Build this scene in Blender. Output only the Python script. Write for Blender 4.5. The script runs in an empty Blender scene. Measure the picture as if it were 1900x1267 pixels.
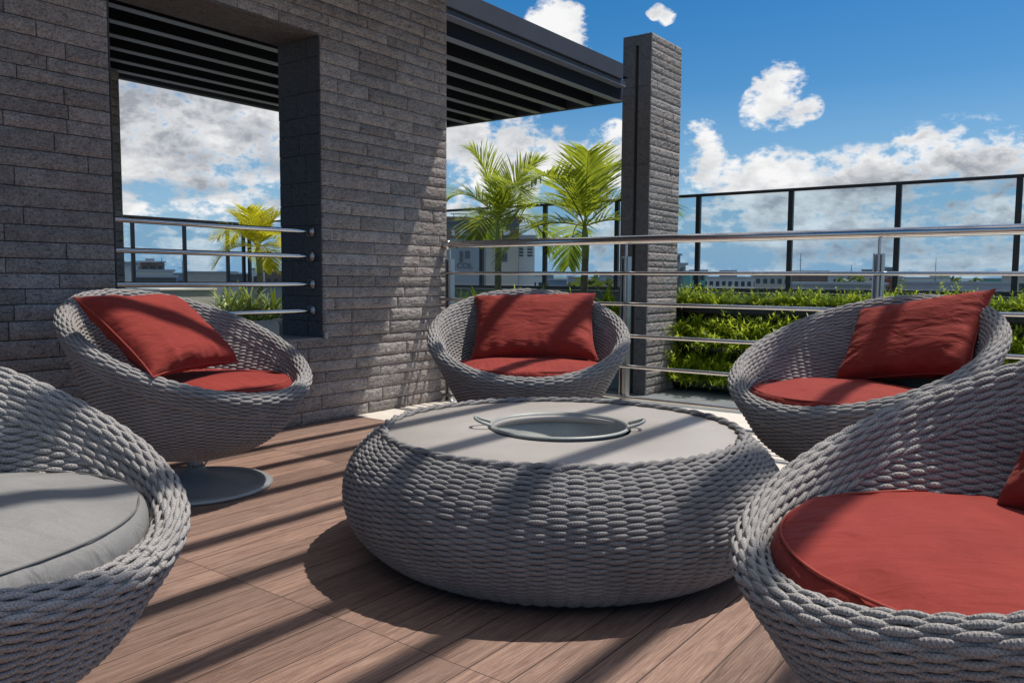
import bpy, bmesh, math, random
import numpy as np
from mathutils import Vector, Matrix, noise as mn
random.seed(7); rng = np.random.default_rng(7)
S = bpy.context.scene
COL = S.collection
PI = math.pi

# ------------------------------------------------------------------ camera
F, CX, CY, H = 1480.0, 950.0, 633.5, 0.9        # focal length in photo pixels (photo 1900 wide), eye height
def nrm(a): return a / np.linalg.norm(a)
_u = nrm(np.array([2050 - CX, -(524 - CY), -F])); _v = nrm(np.array([-1030 - CX, -(505 - CY), -F]))
_d = _u @ _v; _u, _v = nrm(_u - _d / 2 * _v), nrm(_v - _d / 2 * _u)
_w = np.cross(_u, _v)
R = np.array([_u, _v, _w]); CAMP = np.array([0, 0, H])
cam_d = bpy.data.cameras.new("camera"); cam = bpy.data.objects.new("camera", cam_d); COL.objects.link(cam)
cam_d.sensor_width = 36; cam_d.lens = F * 36 / 1900; cam_d.clip_end = 20000; cam_d.clip_start = 0.02
M4 = Matrix.Identity(4)
for i in range(3):
    for j in range(3): M4[i][j] = R[i][j]
M4[2][3] = H
cam.matrix_world = M4
S.camera = cam
def ray(x, y): return R @ nrm(np.array([(x - CX) / F, -(y - CY) / F, -1.0]))
def at(x, y, ax, val):
    r = ray(x, y); i = 'XYZ'.index(ax); return CAMP + (val - CAMP[i]) / r[i] * r

# ------------------------------------------------------------------ light
SUN = Vector((1.0, -0.54, 2.33)).normalized()
EL = math.asin(SUN.z); AZ = math.atan2(SUN.y, SUN.x)
sd = bpy.data.lights.new("sun", 'SUN'); sd.energy = 4.7; sd.angle = math.radians(0.75); sd.color = (1.0, 0.95, 0.87)
so = bpy.data.objects.new("sun", sd); COL.objects.link(so)
so.rotation_euler = SUN.to_track_quat('Z', 'Y').to_euler(); so.location = (0, 0, 30)
S.view_settings.view_transform = 'Standard'; S.view_settings.look = 'None'
S.view_settings.exposure = 0.0; S.view_settings.gamma = 1.0

# ------------------------------------------------------------------ node helpers
class NT:
    def __init__(s, tree): s.t = tree; s.n = tree.nodes; s.l = tree.links
    def node(s, typ, **kw):
        nd = s.n.new(typ)
        for k, v in kw.items():
            if k.startswith('i_'):
                key = k[2:]; key = int(key) if key.isdigit() else key.replace('_', ' ')
                if hasattr(v, 'is_output') or isinstance(v, bpy.types.NodeSocket): s.l.new(v, nd.inputs[key])
                else: nd.inputs[key].default_value = v
            else: setattr(nd, k, v)
        return nd
    def link(s, a, b): s.l.new(a, b)
    def math(s, op, a, b=None, c=None, clamp=False):
        nd = s.n.new('ShaderNodeMath'); nd.operation = op; nd.use_clamp = clamp
        for i, v in enumerate((a, b, c)):
            if v is None: continue
            if isinstance(v, bpy.types.NodeSocket): s.l.new(v, nd.inputs[i])
            else: nd.inputs[i].default_value = v
        return nd.outputs[0]
    def vmath(s, op, a, b=None, out=0):
        nd = s.n.new('ShaderNodeVectorMath'); nd.operation = op
        for i, v in enumerate((a, b)):
            if v is None: continue
            if isinstance(v, bpy.types.NodeSocket): s.l.new(v, nd.inputs[i])
            else: nd.inputs[i].default_value = v
        return nd.outputs[out]
    def mix(s, fac, a, b, blend='MIX'):
        nd = s.n.new('ShaderNodeMix'); nd.data_type = 'RGBA'; nd.blend_type = blend
        for k, v in ((0, fac), (6, a), (7, b)):
            if isinstance(v, bpy.types.NodeSocket): s.l.new(v, nd.inputs[k])
            else: nd.inputs[k].default_value = (*v, 1) if isinstance(v, tuple) and len(v) == 3 else v
        return nd.outputs[2]
    def mapr(s, v, a, b, c=0.0, d=1.0, smooth=False):
        nd = s.n.new('ShaderNodeMapRange'); nd.interpolation_type = 'SMOOTHSTEP' if smooth else 'LINEAR'
        s.l.new(v, nd.inputs[0])
        for i, x in enumerate((a, b, c, d)): nd.inputs[i + 1].default_value = x
        return nd.outputs[0]
    def noise(s, vec, scale, detail=4, rough=0.5, dist=0.0):
        nd = s.n.new('ShaderNodeTexNoise'); nd.inputs['Scale'].default_value = scale
        nd.inputs['Detail'].default_value = detail; nd.inputs['Roughness'].default_value = rough
        nd.inputs['Distortion'].default_value = dist
        if vec is not None: s.l.new(vec, nd.inputs['Vector'])
        return nd.outputs[0]

# ------------------------------------------------------------------ sky
W = bpy.data.worlds.new("World"); S.world = W; W.use_nodes = True
w = NT(W.node_tree); w.n.clear()
geo = w.node('ShaderNodeTexCoord'); D = w.vmath('NORMALIZE', geo.outputs['Generated'])
sky = w.node('ShaderNodeTexSky', sky_type='NISHITA', sun_disc=False, sun_elevation=EL, sun_rotation=PI / 2 - AZ,
             altitude=0, air_density=1.0, dust_density=0.6, ozone_density=2.5)
hs = w.node('ShaderNodeHueSaturation'); hs.inputs['Saturation'].default_value = 1.5; hs.inputs['Value'].default_value = .70
w.link(sky.outputs[0], hs.inputs['Color'])
skyc = hs.outputs[0]
sep = w.node('ShaderNodeSeparateXYZ'); w.link(D, sep.inputs[0])
# cloud banks as soft lobes in fixed directions of the sky: px, py, radius px, greyness
LOB = [(1300, 262, 44, 0), (1305, 325, 56, 0), (1345, 365, 70, 0), (1440, 338, 58, 0), (1490, 365, 75, 0), (1400, 370, 66, 0), (1550, 370, 56, 0.2), (1612, 332, 32, 0), (1650, 355, 56, 0), (1710, 358, 66, 0), (1745, 312, 34, 0), (1775, 340, 56, 0), (1840, 332, 58, 0), (1900, 340, 75, 0), (2000, 320, 112, 0), (1035, 52, 62, 0), (1058, 85, 52, 0), (1085, 110, 34, 0.1), (1452, 168, 55, 0), (1428, 205, 55, 0), (1465, 200, 52, 0.1), (1500, 200, 31, 0.2), (1238, 30, 18, 0.5), (1222, 22, 18, 0.5), (900, 290, 94, 0), (870, 240, 88, 0.5), (950, 255, 82, 0.5), (1035, 290, 77, 0.1), (1110, 300, 82, 0), (1180, 340, 77, 0.1), (300, 190, 209, 1), (460, 230, 187, 0.8), (380, 320, 165, 0.8), (240, 330, 132, 0.5), (520, 330, 143, 0.6), (60, 300, 275, 0.8), (600, 200, 176, 0.8), (1300, 440, 121, 0.7), (1450, 430, 143, 0.8), (1600, 420, 143, 0.9), (1760, 400, 165, 1), (1900, 420, 165, 0.9), (960, 430, 121, 0.7), (1100, 420, 132, 0.8), (1200, 440, 110, 0.7), (830, 430, 99, 0.6), (300, 450, 66, 0.2), (380, 470, 55, 0.2), (260, 440, 50, 0)]
best = None; gbest = None
wob = w.vmath('SCALE', w.vmath('SUBTRACT', w.node('ShaderNodeTexNoise', i_Vector=D, i_Scale=7.0, i_Detail=4.0).outputs[1], (0.5, 0.5, 0.5)))
wob.node.inputs['Scale'].default_value = 0.05
DW = w.vmath('ADD', D, wob)
for (px, py, rp, gr) in LOB:
    d3 = ray(px, py); rr = rp / F
    dist = w.vmath('DISTANCE', DW, tuple(d3), out=1)
    val = w.math('SUBTRACT', 1.0, w.math('DIVIDE', dist, rr))
    val = w.math('MAXIMUM', val, 0.0)
    g = w.math('MULTIPLY', val, gr)
    best = val if best is None else w.math('MAXIMUM', best, val)
    gbest = g if gbest is None else w.math('MAXIMUM', gbest, g)
flat = w.node('ShaderNodeMapping'); flat.inputs['Scale'].default_value = (1, 1, 1.7); w.link(D, flat.inputs['Vector'])
FV = flat.outputs[0]
n1 = w.noise(FV, 7.0, 8, 0.50)
n2 = w.noise(w.vmath('ADD', FV, (0.012, -0.005, 0.045)), 7.0, 8, 0.50)
lowm = w.node('ShaderNodeMapping'); lowm.inputs['Scale'].default_value = (1, 1, 4.0); w.link(D, lowm.inputs['Vector'])
nL = w.noise(lowm.outputs[0], 9.0, 9, 0.58)
nE = w.noise(FV, 11.0, 12, 0.60, .15)
nB = w.noise(FV, 26.0, 6, 0.60)
n0 = w.noise(FV, 3.0, 5, 0.55)
rnd = w.mapr(n0, 0.42, 0.60, 0.0, 1.0)                  # clouds added overhead, out of view, to whiten and lift the ambient light
hi = w.mapr(sep.outputs[2], 0.42, 0.6, 0.0, 1.0)
base = w.math('MINIMUM', w.math('MAXIMUM', w.math('POWER', best, 0.92), w.math('MULTIPLY', rnd, hi)), 0.72)
band_ = w.math('MULTIPLY', w.math('SUBTRACT', 0.62, nL), w.mapr(sep.outputs[2], 0.10, 0.14, 5.0, 0.0))
edge = w.math('ADD', w.math('MULTIPLY', w.math('SUBTRACT', nE, 0.5), 2.4), w.math('ADD', w.math('MULTIPLY', w.math('SUBTRACT', nB, 0.5), 1.3), w.math('MULTIPLY', w.math('SUBTRACT', w.noise(FV, 60.0, 6, 0.6), 0.5), 1.4)))
dens = w.math('SUBTRACT', w.math('ADD', base, w.math('MULTIPLY', edge, w.mapr(base, 0.0, 0.15, 0.1, 1.0))), w.math('MULTIPLY', band_, 0.35))
alpha = w.mapr(dens, 0.10, 0.66, 0.0, 1.0, smooth=True)
thick = w.mapr(dens, 0.35, 1.05, 0.0, 1.0)
relief = w.math('ADD', w.math('MULTIPLY', w.math('SUBTRACT', n1, n2), 2.6), w.math('MULTIPLY', w.math('SUBTRACT', nB, 0.5), 0.28))
gk = w.math('DIVIDE', gbest, w.math('ADD', best, 0.02))
greyness = w.math('MULTIPLY', gk, w.math('ADD', w.math('MULTIPLY', thick, 0.62), 0.16))
lowk = w.mapr(sep.outputs[2], 0.09, 0.14, 1.0, 0.0)
relief = w.math('ADD', relief, w.math('MULTIPLY', w.math('MULTIPLY', w.math('SUBTRACT', nL, 0.5), 3.0), lowk))
lit = w.math('SUBTRACT', w.math('ADD', 0.96, relief), w.math('ADD', greyness, w.math('MULTIPLY', thick, 0.10)), clamp=True)
lit = w.math('MAXIMUM', lit, 0.12)
cc = w.mix(lit, (1.9, 2.1, 2.5), (6.7, 6.7, 6.7))
cloudc = w.mix(w.mapr(sep.outputs[2], 0.0, 0.07, 0.45, 0.0), cc, (2.7, 3.8, 4.9))
skyh = w.mix(w.mapr(sep.outputs[2], -0.02, 0.22, 0.95, 0.0), skyc, (1.9, 3.5, 5.4))
final = w.mix(alpha, skyh, cloudc)
bg = w.node('ShaderNodeBackground'); bg.inputs['Strength'].default_value = 0.14; w.link(final, bg.inputs['Color'])
wo = w.node('ShaderNodeOutputWorld'); w.link(bg.outputs[0], wo.inputs[0])

# ------------------------------------------------------------------ object helpers
def tag(o, label=None, cat=None, group=None, kind=None):
    if label: o['label'] = label
    if cat: o['category'] = cat
    if group: o['group'] = group
    if kind: o['kind'] = kind
    return o
def empty(name, loc=(0, 0, 0), rz=0.0):
    o = bpy.data.objects.new(name, None); COL.objects.link(o); o.location = loc; o.rotation_euler = (0, 0, rz); o.empty_display_size = .1
    return o
def copy_tree(o, parent=None):
    c = o.copy(); COL.objects.link(c); c.parent = parent
    for ch in list(o.children): copy_tree(ch, c)
    return c
class MB:
    """collects geometry for one mesh"""
    def __init__(s): s.v = []; s.f = []; s.sm = []
    def add(s, vs, fs, smooth=False):
        k = len(s.v); s.v += [tuple(v) for v in vs]; s.f += [tuple(i + k for i in f) for f in fs]; s.sm += [smooth] * len(fs); return s
    def box(s, x0, x1, y0, y1, z0, z1, M=None):
        vs = [Vector((x, y, z)) for z in (z0, z1) for y in (y0, y1) for x in (x0, x1)]
        if M is not None: vs = [M @ v for v in vs]
        return s.add(vs, [(0, 2, 3, 1), (4, 5, 7, 6), (0, 1, 5, 4), (2, 6, 7, 3), (0, 4, 6, 2), (1, 3, 7, 5)])
    def tube(s, pts, r, n=10, cap=True, smooth=True, closed=False):
        pts = [Vector(p) for p in pts]; m = len(pts); rs = r if isinstance(r, (list, tuple)) else [r] * m
        up = Vector((0, 0, 1)); rings = []; prev = None
        for i, p in enumerate(pts):
            t = (pts[(i + 1) % m] - pts[i - 1]) if closed else (pts[min(i + 1, m - 1)] - pts[max(i - 1, 0)]); t.normalize()
            if prev is None: a = t.cross(up); a = a if a.length > 1e-3 else t.cross(Vector((1, 0, 0)))
            else: a = prev - t * prev.dot(t)
            a.normalize(); prev = a; b = t.cross(a)
            rings.append([p + (a * math.cos(q) + b * math.sin(q)) * rs[i] for q in [2 * PI * j / n for j in range(n)]])
        vs = [v for rg in rings for v in rg]; fs = []
        for i in range(m if closed else m - 1):
            for j in range(n):
                i2 = (i + 1) % m; fs.append((i * n + j, i * n + (j + 1) % n, i2 * n + (j + 1) % n, i2 * n + j))
        s.add(vs, fs, smooth)
        if cap and not closed: s.add(rings[0], [tuple(range(n))[::-1]]); s.add(rings[-1], [tuple(range(n))])
        return s
    def lathe(s, prof, n=48, c=(0, 0), smooth=True, closed=False):
        vs = []; fs = []; m = len(prof)
        for r, z in prof:
            for j in range(n): vs.append((c[0] + r * math.cos(2 * PI * j / n), c[1] + r * math.sin(2 * PI * j / n), z))
        for i in range(m if closed else m - 1):
            for j in range(n):
                i2 = (i + 1) % m; fs.append((i * n + j, i * n + (j + 1) % n, i2 * n + (j + 1) % n, i2 * n + j))
        return s.add(vs, fs, smooth)
    def mesh(s, name):
        me = bpy.data.meshes.new(name); me.from_pydata(s.v, [], s.f); me.update()
        me.polygons.foreach_set('use_smooth', s.sm); return me
    def build(s, name, mat, parent=None, bevel=0.0):
        me = s.mesh(name); me.materials.append(mat)
        o = bpy.data.objects.new(name, me); COL.objects.link(o); o.parent = parent
        if bevel:
            b = o.modifiers.new('bevel', 'BEVEL'); b.width = bevel; b.segments = 2; b.limit_method = 'ANGLE'
        return o
def np_mesh(name, V, Q, mat, parent=None, smooth=True, attr=None, extra=None):
    me = bpy.data.meshes.new(name); V = np.asarray(V, np.float32); Q = np.asarray(Q, np.int32)
    me.vertices.add(len(V)); me.vertices.foreach_set('co', V.ravel())
    me.loops.add(Q.size); me.loops.foreach_set('vertex_index', Q.ravel())
    me.polygons.add(len(Q)); me.polygons.foreach_set('loop_start', np.arange(0, Q.size, Q.shape[1], dtype=np.int32))
    me.polygons.foreach_set('use_smooth', np.full(len(Q), smooth))
    me.update(calc_edges=True)
    if attr is not None:
        a = me.attributes.new('tone', 'FLOAT', 'POINT'); a.data.foreach_set('value', np.asarray(attr, np.float32))
    for nm_, vals in (extra or {}).items():
        a = me.attributes.new(nm_, 'FLOAT', 'POINT'); a.data.foreach_set('value', np.asarray(vals, np.float32))
    me.materials.append(mat)
    o = bpy.data.objects.new(name, me); COL.objects.link(o); o.parent = parent
    return o
def rope_obj(name, acc, mat, parent): return np_mesh(name, np.vstack(acc['V']), np.vstack(acc['Q']), mat, parent, extra={'along': np.concatenate(acc['A']), 'around': np.concatenate(acc['R'])})

# ------------------------------------------------------------------ materials
def mat(name):
    m = bpy.data.materials.new(name); m.use_nodes = True; t = NT(m.node_tree)
    return m, t, t.n['Principled BSDF']
def simple(name, col, rough=0.6, metal=0.0, bump=0.0, bscale=200, var=0.0, vscale=3.0, spec=0.5):
    m, t, b = mat(name); tc = t.node('ShaderNodeTexCoord').outputs['Object']
    b.inputs['Roughness'].default_value = rough; b.inputs['Metallic'].default_value = metal; b.inputs['Specular IOR Level'].default_value = spec
    if var:
        n = t.noise(tc, vscale, 5, 0.6); lo = tuple(c * (1 - var) for c in col); hi_ = tuple(min(1, c * (1 + var)) for c in col)
        t.link(t.mix(t.mapr(n, .3, .7), lo, hi_), b.inputs['Base Color'])
    else: b.inputs['Base Color'].default_value = (*col, 1)
    if bump:
        bp = t.node('ShaderNodeBump'); bp.inputs['Strength'].default_value = bump; bp.inputs['Distance'].default_value = 0.01
        t.link(t.noise(tc, bscale, 4, .6), bp.inputs['Height']); t.link(bp.outputs[0], b.inputs['Normal'])
    return m
def m_rope(name, ca, cb):
    m, t, b = mat(name); tc = t.node('ShaderNodeTexCoord').outputs['Object']
    n = t.noise(tc, 520, 3, .7); n2 = t.noise(tc, 7, 3, .6)
    c = t.mix(t.mapr(n, .36, .64), ca, cb)
    c = t.mix(t.mapr(n2, .3, .7, 0, .45), c, tuple(x * .8 for x in ca))
    al = t.node('ShaderNodeAttribute'); al.attribute_name = 'along'; ar_ = t.node('ShaderNodeAttribute'); ar_.attribute_name = 'around'
    tw = t.math('SINE', t.math('MULTIPLY', t.math('ADD', t.math('DIVIDE', al.outputs['Fac'], .0072), t.math('MULTIPLY', ar_.outputs['Fac'], 3.0)), 2 * PI))
    tw2 = t.math('SINE', t.math('MULTIPLY', t.math('SUBTRACT', t.math('DIVIDE', al.outputs['Fac'], .0072), t.math('MULTIPLY', ar_.outputs['Fac'], 3.0)), 2 * PI))
    brd = t.math('MAXIMUM', tw, tw2)
    c = t.mix(t.mapr(brd, -.6, .5, .3, 0), c, tuple(x * .45 for x in ca))
    t.link(c, b.inputs['Base Color']); b.inputs['Roughness'].default_value = 0.85; b.inputs['Specular IOR Level'].default_value = .25
    bp = t.node('ShaderNodeBump'); bp.inputs['Strength'].default_value = 0.9; bp.inputs['Distance'].default_value = 0.0012
    t.link(t.math('ADD', t.noise(tc, 420, 2, .6), t.math('MULTIPLY', brd, .5)), bp.inputs['Height']); t.link(bp.outputs[0], b.inputs['Normal'])
    return m
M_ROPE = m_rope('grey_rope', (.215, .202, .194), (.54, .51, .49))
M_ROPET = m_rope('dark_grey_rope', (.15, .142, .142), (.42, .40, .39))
def m_fabric(name, col, col2):
    m, t, b = mat(name); tc = t.node('ShaderNodeTexCoord').outputs['Object']
    n = t.noise(tc, 5, 4, .6); n2 = t.noise(tc, 340, 3, .6)
    c = t.mix(t.mapr(n, .3, .7), col, col2); c = t.mix(t.mapr(n2, .3, .7, 0, .4), c, tuple(x * .6 for x in col))
    t.link(c, b.inputs['Base Color']); b.inputs['Roughness'].default_value = 0.85
    b.inputs['Specular IOR Level'].default_value = .25
    try: b.inputs['Sheen Weight'].default_value = .03; b.inputs['Sheen Roughness'].default_value = .5
    except Exception: pass
    mp = t.node('ShaderNodeMapping'); mp.inputs['Scale'].default_value = (2.2, 5.5, 3); mp.inputs['Rotation'].default_value = (0, 0, .5); t.link(tc, mp.inputs['Vector'])
    wr = t.noise(mp.outputs[0], 3.0, 3, .5, .6)
    b1 = t.node('ShaderNodeBump'); b1.inputs['Strength'].default_value = .55; b1.inputs['Distance'].default_value = .03; t.link(wr, b1.inputs['Height'])
    b2 = t.node('ShaderNodeBump'); b2.inputs['Strength'].default_value = .35; b2.inputs['Distance'].default_value = .001
    t.link(t.noise(tc, 330, 3, .6), b2.inputs['Height']); t.link(b1.outputs[0], b2.inputs['Normal']); t.link(b2.outputs[0], b.inputs['Normal'])
    return m
M_RED = m_fabric('rust_red_fabric', (.22, .024, .017), (.295, .036, .026))
M_REDD = simple('red_piping', (.30, .036, .022), .8)
M_GREYF = m_fabric('light_grey_fabric', (.20, .194, .187), (.265, .257, .248))
M_GREYD = simple('grey_piping', (.13, .128, .125), .8)
def m_stone(name, a, b_, bump=.8, sc=34):
    m, t, b = mat(name); tc = t.node('ShaderNodeTexCoord').outputs['Object']
    at_ = t.node('ShaderNodeAttribute'); at_.attribute_name = 'tone'
    n = t.noise(tc, 14, 6, .65); n2 = t.noise(tc, 90, 4, .7)
    c = t.mix(t.mapr(n, .3, .7), a, b_)
    n3 = t.noise(tc, 160, 3, .75)
    c = t.mix(t.mapr(n2, .42, .66, 0, .75), c, tuple(x * .42 for x in a)); c = t.mix(t.mapr(n3, .5, .7, 0, .6), c, tuple(min(1, x * 1.5) for x in b_))
    mpc = t.node('ShaderNodeMapping'); mpc.inputs['Scale'].default_value = (1, 1, 2.6); mpc.inputs['Rotation'].default_value = (0, .35, 0); t.link(tc, mpc.inputs['Vector'])
    crk = t.noise(mpc.outputs[0], 30, 5, .7, .8); c = t.mix(t.mapr(crk, .46, .36, 0, .7), c, tuple(x * .3 for x in a))
    hv = t.node('ShaderNodeHueSaturation'); t.link(c, hv.inputs['Color']); t.link(t.mapr(at_.outputs['Fac'], 0, 1, .75, 1.2), hv.inputs['Value'])
    t.link(t.mapr(t.noise(tc, 2.2, 3, .5), .3, .7, .6, 1.3), hv.inputs['Saturation'])
    t.link(hv.outputs[0], b.inputs['Base Color']); b.inputs['Roughness'].default_value = .9
    bp = t.node('ShaderNodeBump'); bp.inputs['Strength'].default_value = bump; bp.inputs['Distance'].default_value = .012
    mp = t.node('ShaderNodeMapping'); mp.inputs['Scale'].default_value = (1, 1, 1.8); mp.inputs['Rotation'].default_value = (0, .5, 0); t.link(tc, mp.inputs['Vector'])
    hgt = t.math('ADD', t.noise(mp.outputs[0], sc, 6, .68), t.math('MULTIPLY', t.noise(tc, 130, 3, .6), .4))
    t.link(hgt, bp.inputs['Height']); t.link(bp.outputs[0], b.inputs['Normal'])
    return m
M_STONE = m_stone('split_face_stone', (.235, .20, .185), (.42, .37, .335))
M_SLAB = m_stone('smooth_dark_stone', (.07, .075, .085), (.105, .105, .115), .25, 10)
M_SLAB2 = m_stone('smooth_brown_stone', (.13, .115, .11), (.20, .175, .165), .25, 10)
M_MORTAR = simple('dark_mortar', (.03, .028, .027), .95)
M_STEEL = simple('polished_steel', (.62, .60, .58), .16, 1.0, var=.08, vscale=8)
M_STEELB = simple('brushed_steel', (.50, .50, .50), .32, 1.0, var=.1, vscale=20)
M_BLACK = simple('black_metal', (.012, .012, .014), .4, 0.0)
M_PERG = simple('slate_blue_painted_metal', (.048, .052, .066), .55, 0.0, var=.15, vscale=2, spec=.25)
M_PERGD = simple('shade_dark_metal', (.016, .018, .023), .7, spec=.08)  # slat bodies darkened in colour to stand for their shaded sides
M_PERGL = simple('painted_bounce_light', (.24, .25, .30), .45)  # pale colour stands for light bounced up onto the undersides
M_ALU = simple('grey_cast_aluminium', (.34, .36, .36), .4, .35, bump=.15, bscale=300, var=.12, vscale=6)
M_ALU2 = simple('pale_galvanised_metal', (.30, .31, .29), .55, .25, bump=.1, bscale=200, var=.12, vscale=9)
M_TOP = simple('pale_stone_tabletop', (.345, .315, .29), .5, 0, var=.06, vscale=5, bump=.05, bscale=60)
M_LIME = simple('pale_limestone', (.62, .56, .49), .7, 0, var=.08, vscale=6, bump=.1, bscale=60)
M_TERR = simple('grey_terrace_tile', (.15, .165, .17), .7, 0, var=.15, vscale=3)
M_CREAM = simple('cream_render', (.60, .57, .50), .8, 0, var=.05, vscale=30, bump=.2, bscale=90)
M_PARAP = simple('grey_parapet_render', (.22, .25, .25), .85, 0, var=.12, vscale=4)
M_BEIGE = simple('beige_outdoor_fabric', (.46, .42, .38), .9, 0, var=.08, vscale=5)
M_SOIL = simple('dark_soil', (.02, .016, .012), .95)
# deck: wood look planks running along X
m, t, b = mat('brown_wood_plank'); M_DECK = m
tc = t.node('ShaderNodeTexCoord').outputs['Object']; sp = t.node('ShaderNodeSeparateXYZ'); t.link(tc, sp.inputs[0])
PW = 0.1145; PLEN = 1.2; PY0 = 1.603; PX0 = 1.372
yy = t.math('DIVIDE', t.math('SUBTRACT', sp.outputs[1], PY0 - 40 * PW), PW); iy = t.math('FLOOR', yy); fy = t.math('FRACT', yy)
xx = t.math('DIVIDE', t.math('SUBTRACT', sp.outputs[0], PX0 - 20 * PLEN), PLEN); ix = t.math('FLOOR', xx); fx = t.math('FRACT', xx)
cmb = t.node('ShaderNodeCombineXYZ'); t.link(iy, cmb.inputs[0]); t.link(ix, cmb.inputs[1])
wn = t.node('ShaderNodeTexWhiteNoise', noise_dimensions='3D'); t.link(cmb.outputs[0], wn.inputs[0]); pr = wn.outputs[0]
offs = t.vmath('SCALE', wn.outputs[1]); offs.node.inputs['Scale'].default_value = 9.0
mp = t.node('ShaderNodeMapping'); mp.inputs['Scale'].default_value = (3.2, 42, 1); t.link(t.vmath('ADD', tc, offs), mp.inputs['Vector'])
g1 = t.noise(mp.outputs[0], 1.4, 9, .68, 1.3)
mp2 = t.node('ShaderNodeMapping'); mp2.inputs['Scale'].default_value = (9, 160, 1); t.link(tc, mp2.inputs['Vector'])
g2 = t.noise(mp2.outputs[0], 2.0, 4, .6)
c = t.mix(t.mapr(g1, .28, .72), (.115, .052, .034), (.41, .248, .178))
c = t.mix(t.mapr(g2, .35, .7, 0, .35), c, (.09, .05, .035))
hv = t.node('ShaderNodeHueSaturation'); t.link(c, hv.inputs['Color']); t.link(t.mapr(pr, 0, 1, .74, 1.2), hv.inputs['Value']); hv.inputs['Saturation'].default_value = .92
big = t.noise(tc, 1.1, 3, .5)
gy = t.math('MINIMUM', fy, t.math('SUBTRACT', 1.0, fy)); gap = t.math('LESS_THAN', gy, .02)
gx = t.math('MINIMUM', fx, t.math('SUBTRACT', 1.0, fx)); gap2 = t.math('LESS_THAN', gx, .0014)
gp = t.math('MAXIMUM', t.math('MULTIPLY', gap, t.mapr(pr, 0, 1, .6, .95)), t.math('MULTIPLY', gap2, .75))
cf = t.mix(gp, t.mix(t.mapr(big, .3, .7, 0, .18), hv.outputs[0], (.27, .22, .19)), (.045, .026, .02))
t.link(cf, b.inputs['Base Color']); b.inputs['Roughness'].default_value = .62; b.inputs['Specular IOR Level'].default_value = .35
rib = t.math('SINE', t.math('MULTIPLY', sp.outputs[1], 2 * PI / .0082))
hh = t.math('ADD', t.math('MULTIPLY', rib, .10), t.math('ADD', t.math('MULTIPLY', g1, .9), t.math('MULTIPLY', gp, -1.2)))
bp = t.node('ShaderNodeBump'); bp.inputs['Strength'].default_value = .55; bp.inputs['Distance'].default_value = .004
t.link(hh, bp.inputs['Height']); t.link(bp.outputs[0], b.inputs['Normal'])
# glass
def m_glass():
    m = bpy.data.materials.new('tinted_glass'); m.use_nodes = True; t = NT(m.node_tree); t.n.clear()
    tr = t.node('ShaderNodeBsdfTransparent'); tr.inputs[0].default_value = (.80, .87, .91, 1)
    gl = t.node('ShaderNodeBsdfGlossy'); gl.inputs['Roughness'].default_value = .02; gl.inputs[0].default_value = (.9, .95, 1, 1)
    lw = t.node('ShaderNodeLayerWeight'); lw.inputs[0].default_value = .12
    mx = t.node('ShaderNodeMixShader'); t.link(t.mapr(lw.outputs['Fresnel'], 0, 1, .008, .06), mx.inputs[0]); t.link(tr.outputs[0], mx.inputs[1]); t.link(gl.outputs[0], mx.inputs[2])
    o = t.node('ShaderNodeOutputMaterial'); t.link(mx.outputs[0], o.inputs[0]); return m
M_GLASS = m_glass()
def m_leaf(name, c1, c2, tr=.45, stripe=False):
    m = bpy.data.materials.new(name); m.use_nodes = True; t = NT(m.node_tree); t.n.clear()
    tc = t.node('ShaderNodeTexCoord').outputs['Object']
    n = t.noise(tc, 14, 3, .6)
    at_ = t.node('ShaderNodeAttribute'); at_.attribute_name = 'tone'
    c = t.mix(t.math('ADD', t.mapr(n, .3, .7, -.3, .3), at_.outputs['Fac'], clamp=True), c1, c2)
    d = t.node('ShaderNodeBsdfPrincipled'); t.link(c, d.inputs['Base Color']); d.inputs['Roughness'].default_value = .45
    x = t.node('ShaderNodeBsdfTranslucent'); t.link(t.mix(.5, c, (.55, .62, .05)), x.inputs[0])
    mx = t.node('ShaderNodeMixShader'); mx.inputs[0].default_value = tr; t.link(d.outputs[0], mx.inputs[1]); t.link(x.outputs[0], mx.inputs[2])
    o = t.node('ShaderNodeOutputMaterial'); t.link(mx.outputs[0], o.inputs[0]); return m
M_PALM = m_leaf('palm_leaf', (.03, .09, .01), (.40, .46, .035), .5)
M_PALMY = m_leaf('yellow_palm_leaf', (.30, .28, .01), (.80, .66, .02), .5)
M_FERN = m_leaf('light_green_leaf', (.09, .20, .012), (.58, .66, .05), .5)
M_STRAP = m_leaf('striped_strap_leaf', (.03, .085, .012), (.42, .48, .16), .3)
M_TRUNK = simple('ringed_palm_trunk', (.16, .15, .10), .8, 0, var=.3, vscale=9, bump=.4, bscale=25)
M_SHAFT = simple('green_crownshaft', (.20, .26, .06), .5, 0, var=.2, vscale=8)

# ================================================================== SETTING
mb = MB(); mb.box(-6, 3.52, -7, 3.93, -.12, 0); o = mb.build('deck', M_DECK); tag(o, kind='structure')
mb = MB(); mb.box(3.523, 5.18, -7, 3.915, -.6, .003); mb.box(4.432, 5.18, 3.915, 4.6, -.6, .003); o = mb.build('stone_floor', M_LIME); tag(o, kind='structure')
mb = MB(); mb.box(-6, 5.178, 4.29, 14.5, -.7, -.46); mb.box(5.178, 10.1, -7, 14.5, -.7, -.46); o = mb.build('terrace_floor', M_TERR); tag(o, kind='structure')
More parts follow.
